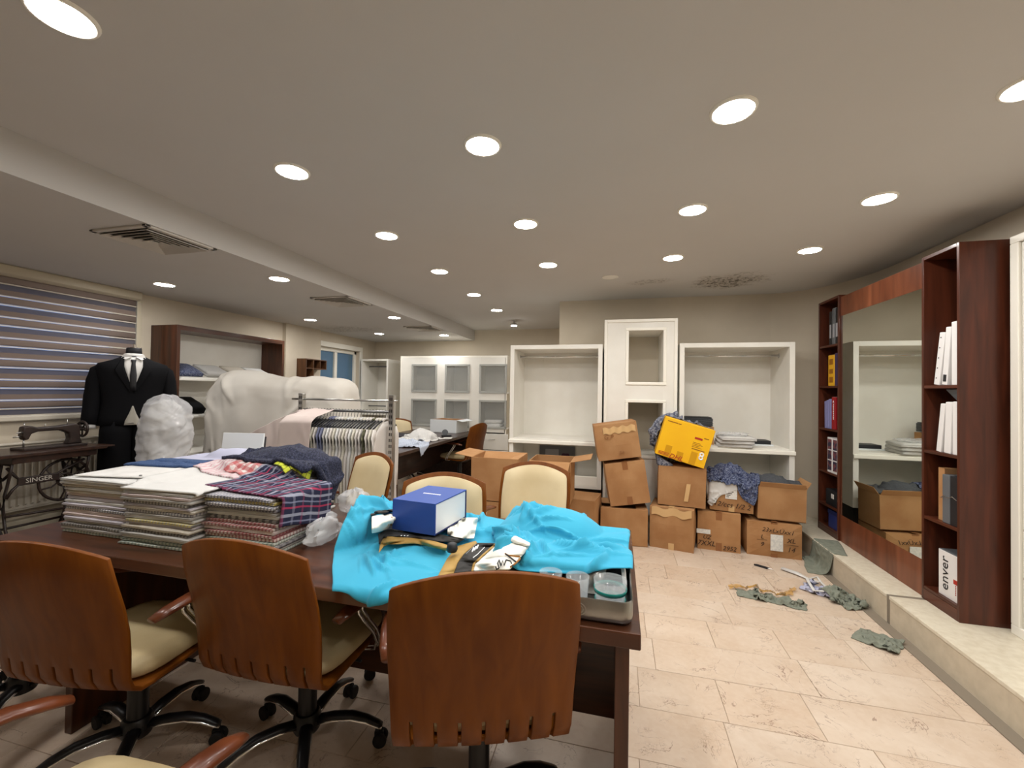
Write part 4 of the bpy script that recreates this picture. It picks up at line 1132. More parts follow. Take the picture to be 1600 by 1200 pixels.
# machine head
hd = MB()
hd.prism([(-.20, 0), (.17, 0), (.17, .018), (-.20, .018)], -.075, .075).build('bed_plate', 'iron', sw, bevel=.004, loc=(.205, .0, .76))
MB().prism([(.07, .018), (.165, .018), (.150, .06), (.148, .155), (.12, .172), (.0, .160), (-.10, .158), (-.145, .175), (-.180, .168), (-.186, .10), (-.172, .072), (-.150, .075), (-.135, .115), (-.10, .128), (.03, .128), (.075, .105), (.085, .06)], -.028, .028).build('arm', 'iron', sw, bevel=.009, seg=3, loc=(.205, 0, .76), auto=True)
for nm_, pt_ in (('needle_bar', [(-.165, 0, .08), (-.165, 0, .02)]), ('presser_screw', [(-.165, 0, .16), (-.165, 0, .195)]), ('thread_guide', [(-.18, -.01, .10), (-.225, -.01, .098)]), ('thread_guide', [(-.18, -.02, .13), (-.215, -.03, .128)])):
    tubes(nm_, [pt_], .0055, 'steel', sw).location = (.205, 0, .76)
hw = MB(); Mh = Matrix.Translation((.380, 0, .885)) @ Matrix.Rotation(R(90), 4, 'Y')
hw.tube([(.058*math.cos(2*math.pi*k/24), .058*math.sin(2*math.pi*k/24), 0) for k in range(24)], .009, 6, M=Mh, loop=True)
for k in range(5): hw.tube([(0, 0, 0), (.056*math.cos(2*math.pi*k/5), .056*math.sin(2*math.pi*k/5), 0)], .006, 5, M=Mh)
hw.tube([(0, 0, -.03), (0, 0, .015)], .014, 10, M=Mh)
hw.build('hand_wheel', 'iron', sw, smooth=True)
for pt_ in ([(.285, 0, .925), (.285, 0, .965)], [(.155, .0, .915), (.155, 0, .94)]): tubes('spool_pin', [pt_], .004, 'steel', sw)

# ------------------------------------------------------------------ plastic bag on a stool
st = thing('stool', 'dark wooden stool under the plastic bag', 'stool', (-3.44, 2.56, PZ))
B(-.17, .17, -.17, .17, .40, .43).build('seat', 'desk_wood', st, bevel=.01)
for sx in (-1, 1):
    for sy in (-1, 1): MB().tube([(sx*.13, sy*.13, .40), (sx*.16, sy*.16, 0)], .014, 8).build('leg', 'desk_wood', st)
def crumple(name, label, cat, c, prof, m, seed, amp=.03, n=40, squash=1., freq=5., th=.0):
    """closed bag-like body: profile of (radius, z) broken up by creases"""
    mb = MB(); rings = []
    for r, z in prof:
        ring = []
        for k in range(n):
            a = 2*math.pi*k/n; d = Vector((math.cos(a)*freq*.35, math.sin(a)*freq*.35*squash, z*freq))
            v = noise.noise(d*1.0+Vector((seed, 0, 0))); w = 1-2*abs(noise.noise(d*1.7+Vector((0, seed, 5)))); w2 = 1-2*abs(noise.noise(Vector((d.x*1.2+d.z*.8, d.y*1.2, d.z*3.2+seed))))
            cr = sum((1-abs(noise.noise(Vector((math.cos(a)*fa+seed, math.sin(a)*fa, z*fz+tw*math.sin(a+seed)))))*2.6)*am for fa, fz, tw, am in ((1.1, 9., 1.2, .55), (1.6, 20., 2.5, .35), (2.4, 34., -3., .16)))
            rr = r*(1+v*amp*5)+amp*.46*cr
            ring.append((rr*math.cos(a), rr*math.sin(a)*squash, z+amp*.3*v))
        rings.append(ring)
    o = mb.ring_loft(rings).build(name, m, loc=c, smooth=True)
    return tag(o, label, cat)
prof = [(.06, 0), (.12, .01), (.135, .10), (.14, .20), (.145, .30), (.15, .42), (.15, .50), (.142, .58), (.12, .65), (.09, .69), (.055, .715), (.03, .725)]
prof = [(np.interp(t, range(len(prof)), [p[0] for p in prof]), np.interp(t, range(len(prof)), [p[1] for p in prof])) for t in np.linspace(0, len(prof)-1, 90)]
mat('bag_fill', s(196, 196, 192), s(170, 170, 168), rough=.9, scale=6)
thin('bag_film', (.9, .9, .92, 1), .38, .10)
bag = crumple('plastic_bag', 'bulging translucent white plastic bag beside the tailor dummy', 'plastic bag', (-3.44, 2.56, PZ+.437), prof, 'bag_film', 3.1, amp=.05, n=120)
inner = crumple('bag_filling', '', None, (0, 0, .01), [(r*.86, z*.93+.005) for r, z in prof], 'bag_fill', 7.7, amp=.03, n=40); inner.parent = bag
for k_ in ('label', 'category'):
    if k_ in inner: del inner[k_]

# ------------------------------------------------------------------ bundle under a white sheet
hid = thing('rolling_shelf', 'shelving hidden under a white dust sheet', 'shelf', (-3.30, 3.62, 0))
for z in (.25, .75, 1.25): B(-.70, .75, -.16, .16, z, z+.02).build('shelf', 'white_paint', hid)
for x in (-.68, .70):
    for yv in (-.15, .13): B(x, x+.03, yv, yv+.03, PZ if x < 0 else .0, 1.35).build('post', 'steel', hid)
cols = [rbox(-4.02, -2.52, 3.44, 3.80, 0, 1.36, .05), ell(-3.74, 3.62, 1.30, .45, .20, .285), rbox(-3.80, -2.50, 3.45, 3.79, 1.1, 1.505, .13), ell(-3.92, 3.60, 1.05, .20, .2, .30)]
SP = [(3.395, .70), (3.40, 1.10), (3.42, 1.50), (3.47, 1.64), (3.62, 1.68), (3.78, 1.64), (3.83, 1.50), (3.84, 1.15), (3.85, .85)]
sd = np.concatenate([[0], np.cumsum([math.dist(a, b) for a, b in zip(SP[:-1], SP[1:])])]); sd /= sd[-1]
P0 = np.zeros((54, 70, 3))
for j in range(54):
    for i in range(70):
        v, u = j/53, i/69
        P0[j, i] = (-4.56+2.48*u, np.interp(v, sd, [a for a, b in SP]), np.interp(v, sd, [b for a, b in SP]))
P0 = wrinkle(P0, .03, .4, 3)
lim = rbox(-4.9, -4.185, 2.3, 5, 0, 2, .01)
SHC = cols + [rbox(-3.36, -1.2, 2, 5.2, -.3, .015, .01), rbox(-5, -3.36, 2, 5.2, -.3, PZ+.01, .01), lim, rbox(-3.28, -1.5, 3.93, 5, 0, 1.4, .01), rbox(-5, -1.5, 2.4, 3.378, 0, 1.9, .005)]
Q = drape(P0, SHC, stretch=1.0, steps=70, iters=10, fric=.3, seed=2, jit=.003, bend=.08)
Q = folds(Q, 75, .045, .045, .55, 7, up=2, ang=1.25, spread=.7, dirz=(.4, -1, .6), lumps=.02, lam=.3)
Q = settle(Q, SHC, .006)
sheet = cloth_obj('dust_sheet', Q, 'sheet_white', th=.004)
tag(sheet, 'big white dust sheet draped over shelving behind the garment rack', 'dust sheet')

# ------------------------------------------------------------------ garment rack with shirts
RY = 3.13
rk = thing('garment_rack', 'chrome garment rack packed with hanging shirts', 'garment rack', (-2.21, RY, 0))
xa, xb = W(472, 625, y=RY).x+2.21, W(613, 625, y=RY).x+2.21
zt = W(613, 617, y=RY).z
for x in (xa, xb):
    p = B(x-.022, x+.022, -.022, .022, .08, zt).build('post', 'steel', rk, bevel=.004)
    mb = MB()
    for k in range(26): mb.box(x-.012, x-.004, -.0235, -.021, .12+k*.048, .12+k*.048+.026); mb.box(x+.004, x+.012, -.0235, -.021, .12+k*.048, .12+k*.048+.026)
    mb.build('slot_row', 'vent_dark', p)['kind'] = 'stuff'
    B(x-.02, x+.02, -.30, .30, .05, .08).build('foot', 'steel', rk, bevel=.004)
    for yy in (-.28, .28): MB().lathe([(.024, -.01), (.026, 0), (.024, .01)], 14, M=Matrix.Translation((x, yy, .026)) @ Matrix.Rotation(math.pi/2, 4, 'Y')).build('caster', 'rubber', rk)
zr1 = W(540, 625, y=RY).z
MB().tube([(xa-.10, .0, zr1), (xb+.05, 0, zr1)], .009, 10).build('top_rail', 'steel', rk, smooth=True)
zr2 = W(550, 640, y=RY).z-.012
MB().tube([(xa, .0, zr2), (xb, 0, zr2)], .012, 10).build('hanging_rail', 'dark_steel', rk, smooth=True)
def hung_shirt(x, m, label, seed, ln=.74, hw=.215):
    rg = random.Random(seed)
    t = thing('hanging_shirt', label, 'shirt', (x, RY, zr2), .04, group='shirts on the garment rack')
    hk = [(0, 0, .016)] + [(0, .016*math.sin(a), .016*math.cos(a)-.001) for a in (.6, 1.3, 2.1)] + [(0, .004, -.035), (0, 0, -.055)]
    h = MB(); h.tube(hk, .0022, 5); h.tube([(0, -.19, -.125), (0, -.10, -.085), (0, 0, -.056), (0, .10, -.085), (0, .19, -.125)], .007, 6); h.build('hanger', 'hanger_black', t, smooth=True)
    # body: thin closed section in the y-z plane, wavy towards the hem
    rows = []
    ph = 1.7
    for k in range(15):
        f = k/14; z = -.075-ln*f
        if f < .06: hw_ = .07+ (hw-.07)*(f/.06)*.55
        elif f < .13: hw_ = .07+(hw-.07)*(.55+.45*(f-.06)/.07)
        else: hw_ = hw*(1-.05*math.sin(f*3))
        zs = lambda yy: z - (abs(yy)/hw*.055 if f < .5 else abs(yy)/hw*.055*(1-f))
        ring = []
        for side in (1, -1):
            rngs = range(11) if side == 1 else range(9, 0, -1)
            for i in rngs:
                u = -1+.2*i; yy = u*hw_
                th = .0095*(1-u**4)+.002
                wv = .010*f*math.sin(u*7+ph)+.006*f*math.sin(u*13+ph*2)
                ring.append((side*th+wv, yy, zs(yy)))
        rows.append(ring)
    MB().ring_loft(rows).build('body', m, t, smooth=True)
    for sy in (-1, 1):
        o_ = 0.
        MB().tube([(0, sy*.165, -.135), (.002, sy*.188, -.20), (.003, sy*.194, -.36), (.003, sy*.192, -.52), (.003, sy*.188, -.64), (.003, sy*.187, -.655)], [.7, 1, 1, .95, .9, .85], 10, flat=(.0115, .038)).build('sleeve', m, t, smooth=True)
    MB().tube([(0, .0+.05*math.cos(a), -.075+.028*math.sin(a)*.6) for a in [k*math.pi/5+math.pi for k in range(11)]], .012, 6).build('collar', m, t, smooth=True)
    return t
seqs = ['fab_ivory', 'fab_white', 'fab_cream', 'fab_ivory', 'fab_white', 'fab_ivory', 'fab_white', 'fab_cream', 'fab_ivory', 'fab_slate', 'fab_slate', 'fab_grey', 'fab_white', 'fab_ivory', 'fab_cream', 'fab_white', 'fab_ivory', 'fab_cream', 'fab_ivory', 'fab_white', 'fab_cream', 'fab_ivory', 'fab_ivory', 'fab_olive', 'fab_ivory', 'fab_cream', 'fab_ivory']
NM = dict(fab_ivory='ivory pinstriped', fab_white='plain white', fab_cream='cream striped', fab_slate='slate blue', fab_grey='pale grey', fab_olive='olive checked')
for k, m_ in enumerate(seqs):
    x = -2.21+xa+.05+(xb-xa-.11)*k/(len(seqs)-1)
    hung_shirt(x, m_, NM[m_]+' shirt hanging on the chrome garment rack', 50+k, ln=.70+.06*((k*7) % 5)/4)
# pale pink cloth hung over the end of the rack
tp = [W(352, 700, y=3.365), W(400, 672, y=3.36), W(440, 652, y=3.30), W(470, 640, y=RY), W(498, 638, y=RY), W(524, 640, y=RY)]
def along(u):
    k = u*(len(tp)-1); i = min(int(k), len(tp)-2); f = k-i
    return tp[i]*(1-f)+tp[i+1]*f
nu, nv = 46, 40; P0 = np.zeros((nv, nu, 3))
for j in range(nv):
    for i in range(nu):
        u, v = i/(nu-1), j/(nv-1); p = along(u); L = .62*v
        reach = min(1, max(0, (u-.25)/.3))*.27            # over the shoulders of the hung shirts, then down
        f = min(L, reach); dn = L-f
        P0[j, i] = (p.x, p.y-f-.012-.02*math.sin(u*24)*min(1, dn*3), p.z-.25*f-dn)
PKC = [rbox(-5, -1.2, 2.0, 4, -.3, PZ+.01, .01), rbox(-2.70, -2.64, 3.10, 3.16, 0, 1.24, .004), rbox(-2.70, -1.75, 2.885, 3.36, .3, W(550, 640, y=RY).z-.055, .03), rbox(-4, -2.0, 3.383, 3.9, 0, 1.6, .01)]
Q = drape(P0, PKC, stretch=1.02, steps=45, iters=9, pin=[i for i in range(nu)], fric=.3, seed=5, jit=.003)
Q = folds(Q, 26, .010, .025, .35, 9, up=1, ang=1.5, spread=.4, dirz=(0, -1, .2))
Q = settle(Q, PKC, .004)
pk = cloth_obj('pink_cloth', Q, 'sheet_pink', th=.003)
tag(pk, 'pale pink cloth hung over the end of the garment rack', 'cloth')

# ------------------------------------------------------------------ stacks of folded shirtings on the table
SN = dict(fab_white='white', fab_pink='pale pink', fab_lilac='lilac', fab_beige='beige', fab_grey='grey', fab_black_check='black checked', fab_red_check='red checked', fab_bold_check='bold checked',
          fab_yellow_check='yellow checked', fab_green_check='green checked', fab_navy_check='navy checked', fab_charcoal='charcoal')
def stack(x0, x1, yf, depth, mats, h, where, group, seed, z0=TZ):
    rg = random.Random(seed); n = len(mats); th = h/n; z = z0
    for k, m_ in enumerate(mats):
        w = (x1-x0)*rg.uniform(.95, 1.02); d = depth*rg.uniform(.95, 1.03)
        folded('folded_shirting', SN[m_]+' folded shirting '+where, m_, ((x0+x1)/2+rg.uniform(-.006, .006)-.010*(k/n), yf+depth/2+rg.uniform(-.007, .007)-.008*math.sin(k*.5), z), w, d, th, group, rot=(0, 0, rg.uniform(-.02, .02)), seed=seed*100+k, cat='folded fabric')
        z += th*1.0
    return z
A1 = ['fab_green_check', 'fab_grey', 'fab_black_check', 'fab_grey', 'fab_lilac', 'fab_pink', 'fab_pink', 'fab_navy_check', 'fab_lilac', 'fab_white', 'fab_lilac', 'fab_pink', 'fab_beige', 'fab_white', 'fab_beige', 'fab_white', 'fab_white']
A2 = ['fab_green_check', 'fab_green_check', 'fab_white', 'fab_grey', 'fab_black_check', 'fab_beige', 'fab_lilac', 'fab_yellow_check', 'fab_white', 'fab_grey', 'fab_navy_check', 'fab_beige', 'fab_lilac', 'fab_black_check', 'fab_grey', 'fab_pink', 'fab_white']
A3 = ['fab_green_check', 'fab_white', 'fab_bold_check', 'fab_green_check', 'fab_red_check', 'fab_red_check', 'fab_pink', 'fab_red_check', 'fab_red_check', 'fab_bold_check', 'fab_white', 'fab_grey', 'fab_navy_check', 'fab_navy_check', 'fab_yellow_check', 'fab_navy_check']
z1 = stack(-2.45, -2.055, 1.385, .31, A1, .245, 'in the stack at the sewing machine end', 'shirtings in the end stack', 1)
z2 = stack(-2.03, -1.665, 1.350, .31, A2, .225, 'in the stack with the white top sheet', 'shirtings in the middle stack', 2)
z3 = stack(-1.645, -1.30, 1.395, .31, A3, .225, 'in the stack under the plaid shirt', 'shirtings in the plaid stack', 3)
A4 = ['fab_grey', 'fab_white', 'fab_charcoal', 'fab_beige', 'fab_grey', 'fab_lilac', 'fab_white', 'fab_grey', 'fab_beige', 'fab_white', 'fab_grey', 'fab_beige', 'fab_white']
z4 = stack(-2.40, -2.02, 1.76, .30, A4, .255, 'in the back stack under the lavender shirt', 'shirtings in the lavender stack', 4)
A5 = ['fab_white', 'fab_charcoal', 'fab_grey', 'fab_beige', 'fab_white', 'fab_charcoal', 'fab_grey', 'fab_grey', 'fab_beige', 'fab_grey', 'fab_white', 'fab_grey', 'fab_pink', 'fab_white']
z5 = stack(-1.93, -1.53, 1.76, .30, A5, .265, 'in the back stack under the navy garment', 'shirtings in the navy stack', 5)
SB = [rbox(-2.475, -2.035, 1.37, 1.71, .7, z1+.003, .008), rbox(-2.05, -1.65, 1.335, 1.675, .7, z2+.003, .008), rbox(-1.665, -1.28, 1.38, 1.72, .7, z3+.003, .008), rbox(-2.42, -2.0, 1.745, 2.07, .7, z4+.003, .008), rbox(-1.95, -1.51, 1.745, 2.07, .7, z5+.003, .008),
      rbox(-2.63, .07, 1.23, 2.15, .5, TZ, .005)]
QS = {}
def laid(name, label, cat, m, c, w, h, rz, z, cols, seed, nu=26, nv=20, stretch=1.06, steps=45, th=.004, group=None, fric=.8, bend=.12, wr=.012, lam=.09, fo=(14, .007, .018, .16), over=()):
    cols = list(cols)+[hfield(QS[k_]) for k_ in over]; gp = max(.004, th/2+.002)
    P = sheet_at(c[0], c[1], z, w, h, rz, nu, nv)
    if wr: P = wrinkle(P, wr, lam, seed)
    Q = drape(P, cols, stretch=stretch, steps=steps, iters=7, fric=fric, seed=seed, jit=.004, bend=bend, gap=gp)
    if fo: Q = folds(Q, fo[0], fo[1], fo[2], fo[3], seed, up=2, dirz=(0, 0, 1))
    Q = settle(Q, cols, gp)
    QS[name] = Q
    o = cloth_obj(name, Q, m, th=th, sub=0 if fo else 1)
    return tag(o, label, cat, group)
laid('white_shirt', 'white collarless shirt with dark button spread over the end stack', 'shirt', 'shirt_white', (-2.19, 1.58), .46, .30, R(8), z1+.03, SB, 13, 24, 18, stretch=1.04, th=.005)
laid('white_top_sheet', 'smooth white fabric lying on top of the middle stack', 'fabric', 'fab_white', (-1.85, 1.51), .40, .33, R(2), z2+.02, SB, 12, 20, 16, stretch=1.0, th=.007, bend=.3, wr=.003, fo=(4, .003, .02, .2), over=['white_shirt'])
laid('denim_shirt', 'denim blue garment folded across the back stacks', 'garment', 'denim', (-2.16, 1.74), .58, .15, R(6), z4+.05, SB, 14, 28, 12, stretch=1.05, th=.012, over=['white_shirt'])
laid('lavender_shirt', 'lavender shirt lying crumpled on a back stack', 'shirt', 'lavender', (-2.16, 1.95), .54, .30, R(-4), z4+.10, SB+[ell(-2.12, 1.98, z4+.005, .18, .10, .045)], 15, 30, 20, stretch=1.08, th=.005, over=['denim_shirt'])
laid('pink_striped_fabric', 'pink striped fabric lying between the stacks', 'fabric', 'fab_pink_stripe', (-1.88, 1.72), .32, .16, R(-10), z5+.06, SB+[rbox(-2.0, -1.6, 1.66, 1.77, .7, z2+.01, .01)], 16, 20, 12, th=.008, over=['white_top_sheet', 'denim_shirt', 'white_shirt', 'lavender_shirt'])
laid('red_checked_fabric', 'red and white checked fabric hanging over the navy stack edge', 'fabric', 'fab_gingham_red', (-1.72, 1.735), .30, .17, R(-14), z5+.06, SB+[rbox(-1.85, -1.45, 1.68, 1.77, .7, z3+.012, .01)], 17, 22, 14, th=.006, over=['pink_striped_fabric', 'white_top_sheet'])
laid('plaid_shirt', 'navy plaid shirt with white and pink stripes draped over a stack', 'shirt', 'plaid_navy', (-1.46, 1.575), .50, .29, R(-10), z3+.06, SB, 11, 34, 22, th=.006, over=['red_checked_fabric', 'white_top_sheet'])
laid('neon_checked_cloth', 'neon yellow checked cloth tucked under the navy garment', 'cloth', 'fab_neon', (-1.555, 1.78), .11, .15, R(-22), z5+.05, SB, 18, 12, 12, th=.006, over=['red_checked_fabric', 'plaid_shirt'])
laid('navy_garment', 'speckled navy woollen garment lying over a back stack', 'garment', 'navy_wool', (-1.70, 1.92), .54, .36, R(-8), z5+.16, SB+[ell(-1.74, 1.95, z5+.005, .22, .14, .055)], 19, 34, 24, stretch=1.0, th=.016, fo=(12, .02, .04, .35), over=['neon_checked_cloth', 'red_checked_fabric', 'pink_striped_fabric', 'lavender_shirt', 'denim_shirt', 'plaid_shirt'])
btn = MB().lathe([(.006, 0), (.0062, .002), (.003, .003)], 12).build('loose_button', 'binder_black', loc=(-2.10, 1.46, hf_at(hfield(QS['white_shirt']), -2.10, 1.46)+.003)); tag(btn, 'small dark button lying on the white shirt', 'button')
# white carton lid leaning behind the stacks, dark cloth beside it
lid = thing('leaning_card', 'white card leaning behind the folded stacks', 'card', (-2.36, 2.19, .60), rot=(R(-8), 0, R(10)))
B(-.14, .14, 0, .012, .18, .52).build('card', 'box_white', lid, bevel=.002); B(-.14, .14, .012, .03, 0, .5).build('stiffener', 'fab_charcoal', lid)

# clear plastic wrapping between stack and blue cloth
def wrap(name, label, c, rx, ry, hh, seed):
    prof_ = [(.3, 0), (.8, .02), (1, .25), (.95, .5), (.8, .75), (.5, .95), (.15, 1)]
    mb = MB(); rings = []
    for t_ in np.linspace(0, len(prof_)-1, 22):
        r = np.interp(t_, range(7), [p[0] for p in prof_]); z = np.interp(t_, range(7), [p[1] for p in prof_]); ring = []
        for k in range(30):
            a = 2*math.pi*k/30; v = noise.noise(Vector((math.cos(a)*2.2, math.sin(a)*2.2, z*2.5+seed))); w_ = abs(noise.noise(Vector((math.cos(a)*4, math.sin(a)*4, z*6-seed))))
            q_ = r*(1+.35*v-.25*w_); ring.append((q_*rx*math.cos(a), q_*ry*math.sin(a), z*hh*(1+.3*v)))
        rings.append(ring)
    return tag(mb.ring_loft(rings).build(name, 'plastic_film', loc=c, auto=True), label, 'plastic wrap')
wrap('plastic_wrap', 'crumpled clear plastic wrap beside the plaid shirt', (-1.385, 2.03, TZ+.002), .075, .07, .12, 1.)
wrap('plastic_wrap', 'crumpled white plastic bag squeezed between stack and blue cloth', (-1.235, 1.60, TZ+.002), .045, .11, .10, 9.)

# ------------------------------------------------------------------ aluminium case with glassware
cs = thing('metal_case', 'open aluminium case lying on the table corner', 'case', (-.155, 1.60, TZ))
def tray(y0, y1, h, name):
    x0, x1, r = -.235, .205, .035
    def rr(ins, z):
        pts = []
        for cx, cy, a0 in ((x1-r, y1-r, 0), (x0+r, y1-r, 90), (x0+r, y0+r, 180), (x1-r, y0+r, 270)):
            for k in range(5): a = R(a0+k*22.5); pts.append((cx+(r-ins)*math.cos(a), cy+(r-ins)*math.sin(a), z))
        return pts
    MB().ring_loft([rr(.012, 0), rr(.002, .010), rr(0, .02), rr(0, h), rr(.0025, h+.004), rr(.006, h), rr(.006, .02), rr(.012, .012)]).build(name, 'tarnished', cs, auto=True)
    MB().ring_loft([rr(.0072, .0125), rr(.0072, h-.01)], cap=False).build('lining', 'case_inside', cs, auto=True)
tray(-.345, -.045, .066, 'case_shell'); tray(-.035, .325, .060, 'case_lid')
for x in (-.12, .10): MB().tube([(x-.03, -.04, .058), (x+.03, -.04, .058)], .006, 8).build('hinge', 'steel', cs)
em = MB()
for rx_, rz_ in ((.032, .020), (.024, .014)): em.tube([(.04+rx_*math.cos(2*math.pi*k/24), -.3462, .036+rz_*math.sin(2*math.pi*k/24)) for k in range(24)], .0013, 5, loop=True)
em.build('stamped_emblem', 'steel', cs)
em2 = MB().tube([(.028, -.3462, .030), (.034, -.3462, .043), (.040, -.3462, .030), (.048, -.3462, .042), (.052, -.3462, .031)], .0011, 5); em2.build('stamped_scroll', 'steel', cs)
def cup(name, label, c, r, h, m, band=None, cat='cup', rim=.0025):
    t = thing(name, label, cat, c)
    MB().lathe([(r*.75, 0), (r*.85, .004), (r, h), (r-rim, h), (r*.82, .007), (r*.2, .006)], 26).build('bowl', m, t, smooth=True)
    for k, (z0, z1) in enumerate(band or []):
        MB().lathe([(r*.86+(r*.14)*z0/h+.0008, z0), (r*.86+(r*.14)*z1/h+.0012, z1)], 26, cap=False).build('teal_band', 'teal_glass', t, smooth=True, solid=.0012)
    return t
CZ0 = TZ+.0125
cup('glass_bowl', 'clear glass bowl with two teal rings in the metal case', (-.016, 1.335, CZ0), .050, .085, 'clear_plastic', [(.014, .030), (.050, .062)], 'bowl')
cup('plastic_cup', 'clear plastic cup beside the teal ringed bowl', (-.115, 1.335, CZ0), .036, .085, 'clear_plastic')
cup('plastic_cup', 'clear plastic cup at the covered end of the case', (-.20, 1.34, CZ0), .036, .085, 'clear_plastic')
cup('metal_mug', 'dented steel mug half under the blue cloth', (-.075, 1.44, CZ0), .046, .085, 'tarnished', None, 'mug')
pl_ = thing('plastic_saucer', 'white plastic saucer standing against the case wall', 'saucer', (.022, 1.455, CZ0+.043), rot=(0, R(82), 0))
MB().lathe([(.040, 0), (.042, .004), (.042, .010), (.036, .012)], 26).build('saucer_dish', 'print_white', pl_, auto=True)

# ------------------------------------------------------------------ cyan cloth
cols = [rbox(-2.63, .07, 1.23, 2.15, .5, TZ, .004), rbox(-.40, .055, 1.39, 1.555, TZ, TZ+.104, .012), rbox(-.40, .055, 1.255, 1.555, TZ, TZ+.074, .012), rbox(-.40, .055, 1.565, 1.925, TZ, TZ+.072, .012),
        ell(-.27, 1.84, TZ+.02, .24, .17, .125), ell(-1.15, 1.72, TZ, .11, .24, .125), ell(-.98, 1.99, TZ, .3, .06, .07), rbox(-1.9, -1.255, 1.3, 2.2, TZ, TZ+.3, .01)]
P0 = patch((-.90, 1.235, .93), (.045, 1.41, .93), (.045, 1.96, .93), (-1.20, 2.06, .93), 84, 58)
for j in range(P0.shape[0]):
    for i in range(P0.shape[1]):
        u, v = i/83, j/57
        P0[j, i, 0] -= .12*math.sin(math.pi*v)*(1-u)**3
        P0[j, i, 1] += .10*math.sin(math.pi*min(1, u*1.15))*v*v
        P0[j, i, 1] -= .05*math.exp(-((u-.17)/.10)**2)*(1-v)**3
P0 = wrinkle(P0, .030, .30, 4)
Q = drape(P0, cols, stretch=1.01, steps=46, iters=9, fric=.85, seed=21, jit=.002, bend=.09)
Q = folds(Q, 110, .026, .022, .30, 5, up=2, dirz=(0, 0, 1), lumps=.016, lam=.22, hubs=[(.66, .55), (.72, .30), (.10, .35), (.12, .7), (.45, .75)])
Q = settle(Q, cols, .004)
# the gift box presses the cloth flat
gb0 = W(680, 837, z=TZ+.045); gbw, gbd, gbr = .215, .285, R(-7)
def under_box(x, y, e):
    dx, dy = x-gb0.x, y-gb0.y; lx_, ly_ = dx*math.cos(gbr)+dy*math.sin(gbr), -dx*math.sin(gbr)+dy*math.cos(gbr)
    return -gbw-.004-e < lx_ < e and -.003-e < ly_ < gbd+.003+e
for j in range(Q.shape[0]):
    for i in range(Q.shape[1]):
        if under_box(Q[j, i, 0], Q[j, i, 1], .014): Q[j, i, 2] = min(Q[j, i, 2], TZ+.014)
CQ = Q.copy()
cy = cloth_obj('cyan_cloth', Q, 'cyan_cloth', th=.003, sub=0)
tag(cy, 'bright cyan blue cloth spread crumpled over table and metal case', 'cloth')
flatQ = CQ.reshape(-1, 3)
def cz(x, y, r=.03):
    d = (flatQ[:, 0]-x)**2+(flatQ[:, 1]-y)**2; k = d < r*r
    return float(flatQ[k, 2].max()) if k.any() else TZ+.004

# stoles lying on the cloth ------------------------------------------------------------
S = lambda a, b: (590+a/6.4, 760+b/6.4)
def strip(name, m, lo, hi, parent, lift, n=30, w=9):
    """cloth strip between two pixel lines, resting on the cyan cloth"""
    def pt(line, u):
        k = u*(len(line)-1); i = min(int(k), len(line)-2); f = k-i
        return (line[i][0]*(1-f)+line[i+1][0]*f, line[i][1]*(1-f)+line[i+1][1]*f)
    mb = MB()
    def fn(u, v):
        a, b = pt(lo, u), pt(hi, u); px, py = a[0]*(1-v)+b[0]*v, a[1]*(1-v)+b[1]*v
        p = W(*S(px, py), z=TZ+.035); z = cz(p.x, p.y)+lift+.006*math.sin(math.pi*v)
        z = min(z, TZ+.15)
        p = W(*S(px, py), z=z)
        if under_box(p.x, p.y, .045): z = min(z, TZ+.034)
        return tuple(W(*S(px, py), z=z))
    return mb.grid(fn, n, w).build(name, m, parent, smooth=True, solid=.005, sub=1)
so = thing('stole', 'white, black and gold stole end lying open on the cyan cloth', 'stole')
strip('gold_border', 'gold_cloth', [(600, 900), (690, 730), (790, 600), (985, 545)], [(765, 870), (800, 770), (860, 680), (1000, 570)], so, .010)
strip('black_band', 'stole_black', [(760, 870), (800, 770), (860, 680), (1000, 565)], [(945, 850), (965, 770), (1060, 680), (1190, 568)], so, .011)
strip('gold_piping', 'gold_cloth', [(935, 850), (955, 770), (1050, 680), (1180, 568)], [(962, 850), (980, 775), (1070, 690), (1205, 575)], so, .014, w=4)
strip('white_end', 'stole_white', [(955, 845), (975, 775), (1070, 690), (1200, 575), (1380, 492)], [(1330, 830), (1400, 740), (1480, 660), (1520, 600), (1528, 570)], so, .020)
def stroke(parent, pts, r, m, lift=.029, name='marking'):
    pp = []
    for a, b in pts:
        p = W(*S(a, b), z=TZ+.035); z = min(cz(p.x, p.y)+lift, TZ+.162); pp.append(tuple(W(*S(a, b), z=z)))
    return MB().tube(pp, r, 5).build(name, m, parent)
for k in range(3): stroke(so, [(945+22*k, 655-14*k), (962+22*k, 615-14*k)], .003, 'print_white')
stroke(so, [(955, 712), (1000, 678), (1070, 608)], .0014, 'print_white'); stroke(so, [(885, 672), (930, 630), (985, 572)], .0008, 'poster_light')
stroke(so, [(1180, 800), (1190, 830), (1215, 815), (1200, 770), (1215, 735), (1235, 790), (1250, 740), (1265, 790), (1285, 735)], .0022, 'binder_black')
stroke(so, [(1275, 672), (1310, 690), (1420, 700), (1425, 725), (1380, 770), (1330, 805)], .0026, 'print_brown'); stroke(so, [(1280, 675), (1390, 760), (1340, 800)], .0026, 'binder_black'); stroke(so, [(1290, 735), (1330, 745), (1340, 770)], .0018, 'binder_black')
s2 = thing('stole', 'white, black and gold stole half covered by the blue box', 'stole')
strip('gold_border', 'gold_cloth', [(12, 668), (60, 600), (110, 580), (380, 572), (560, 610), (700, 645)], [(20, 590), (50, 530), (100, 500), (380, 520), (560, 548), (700, 588)], s2, .010, n=34)
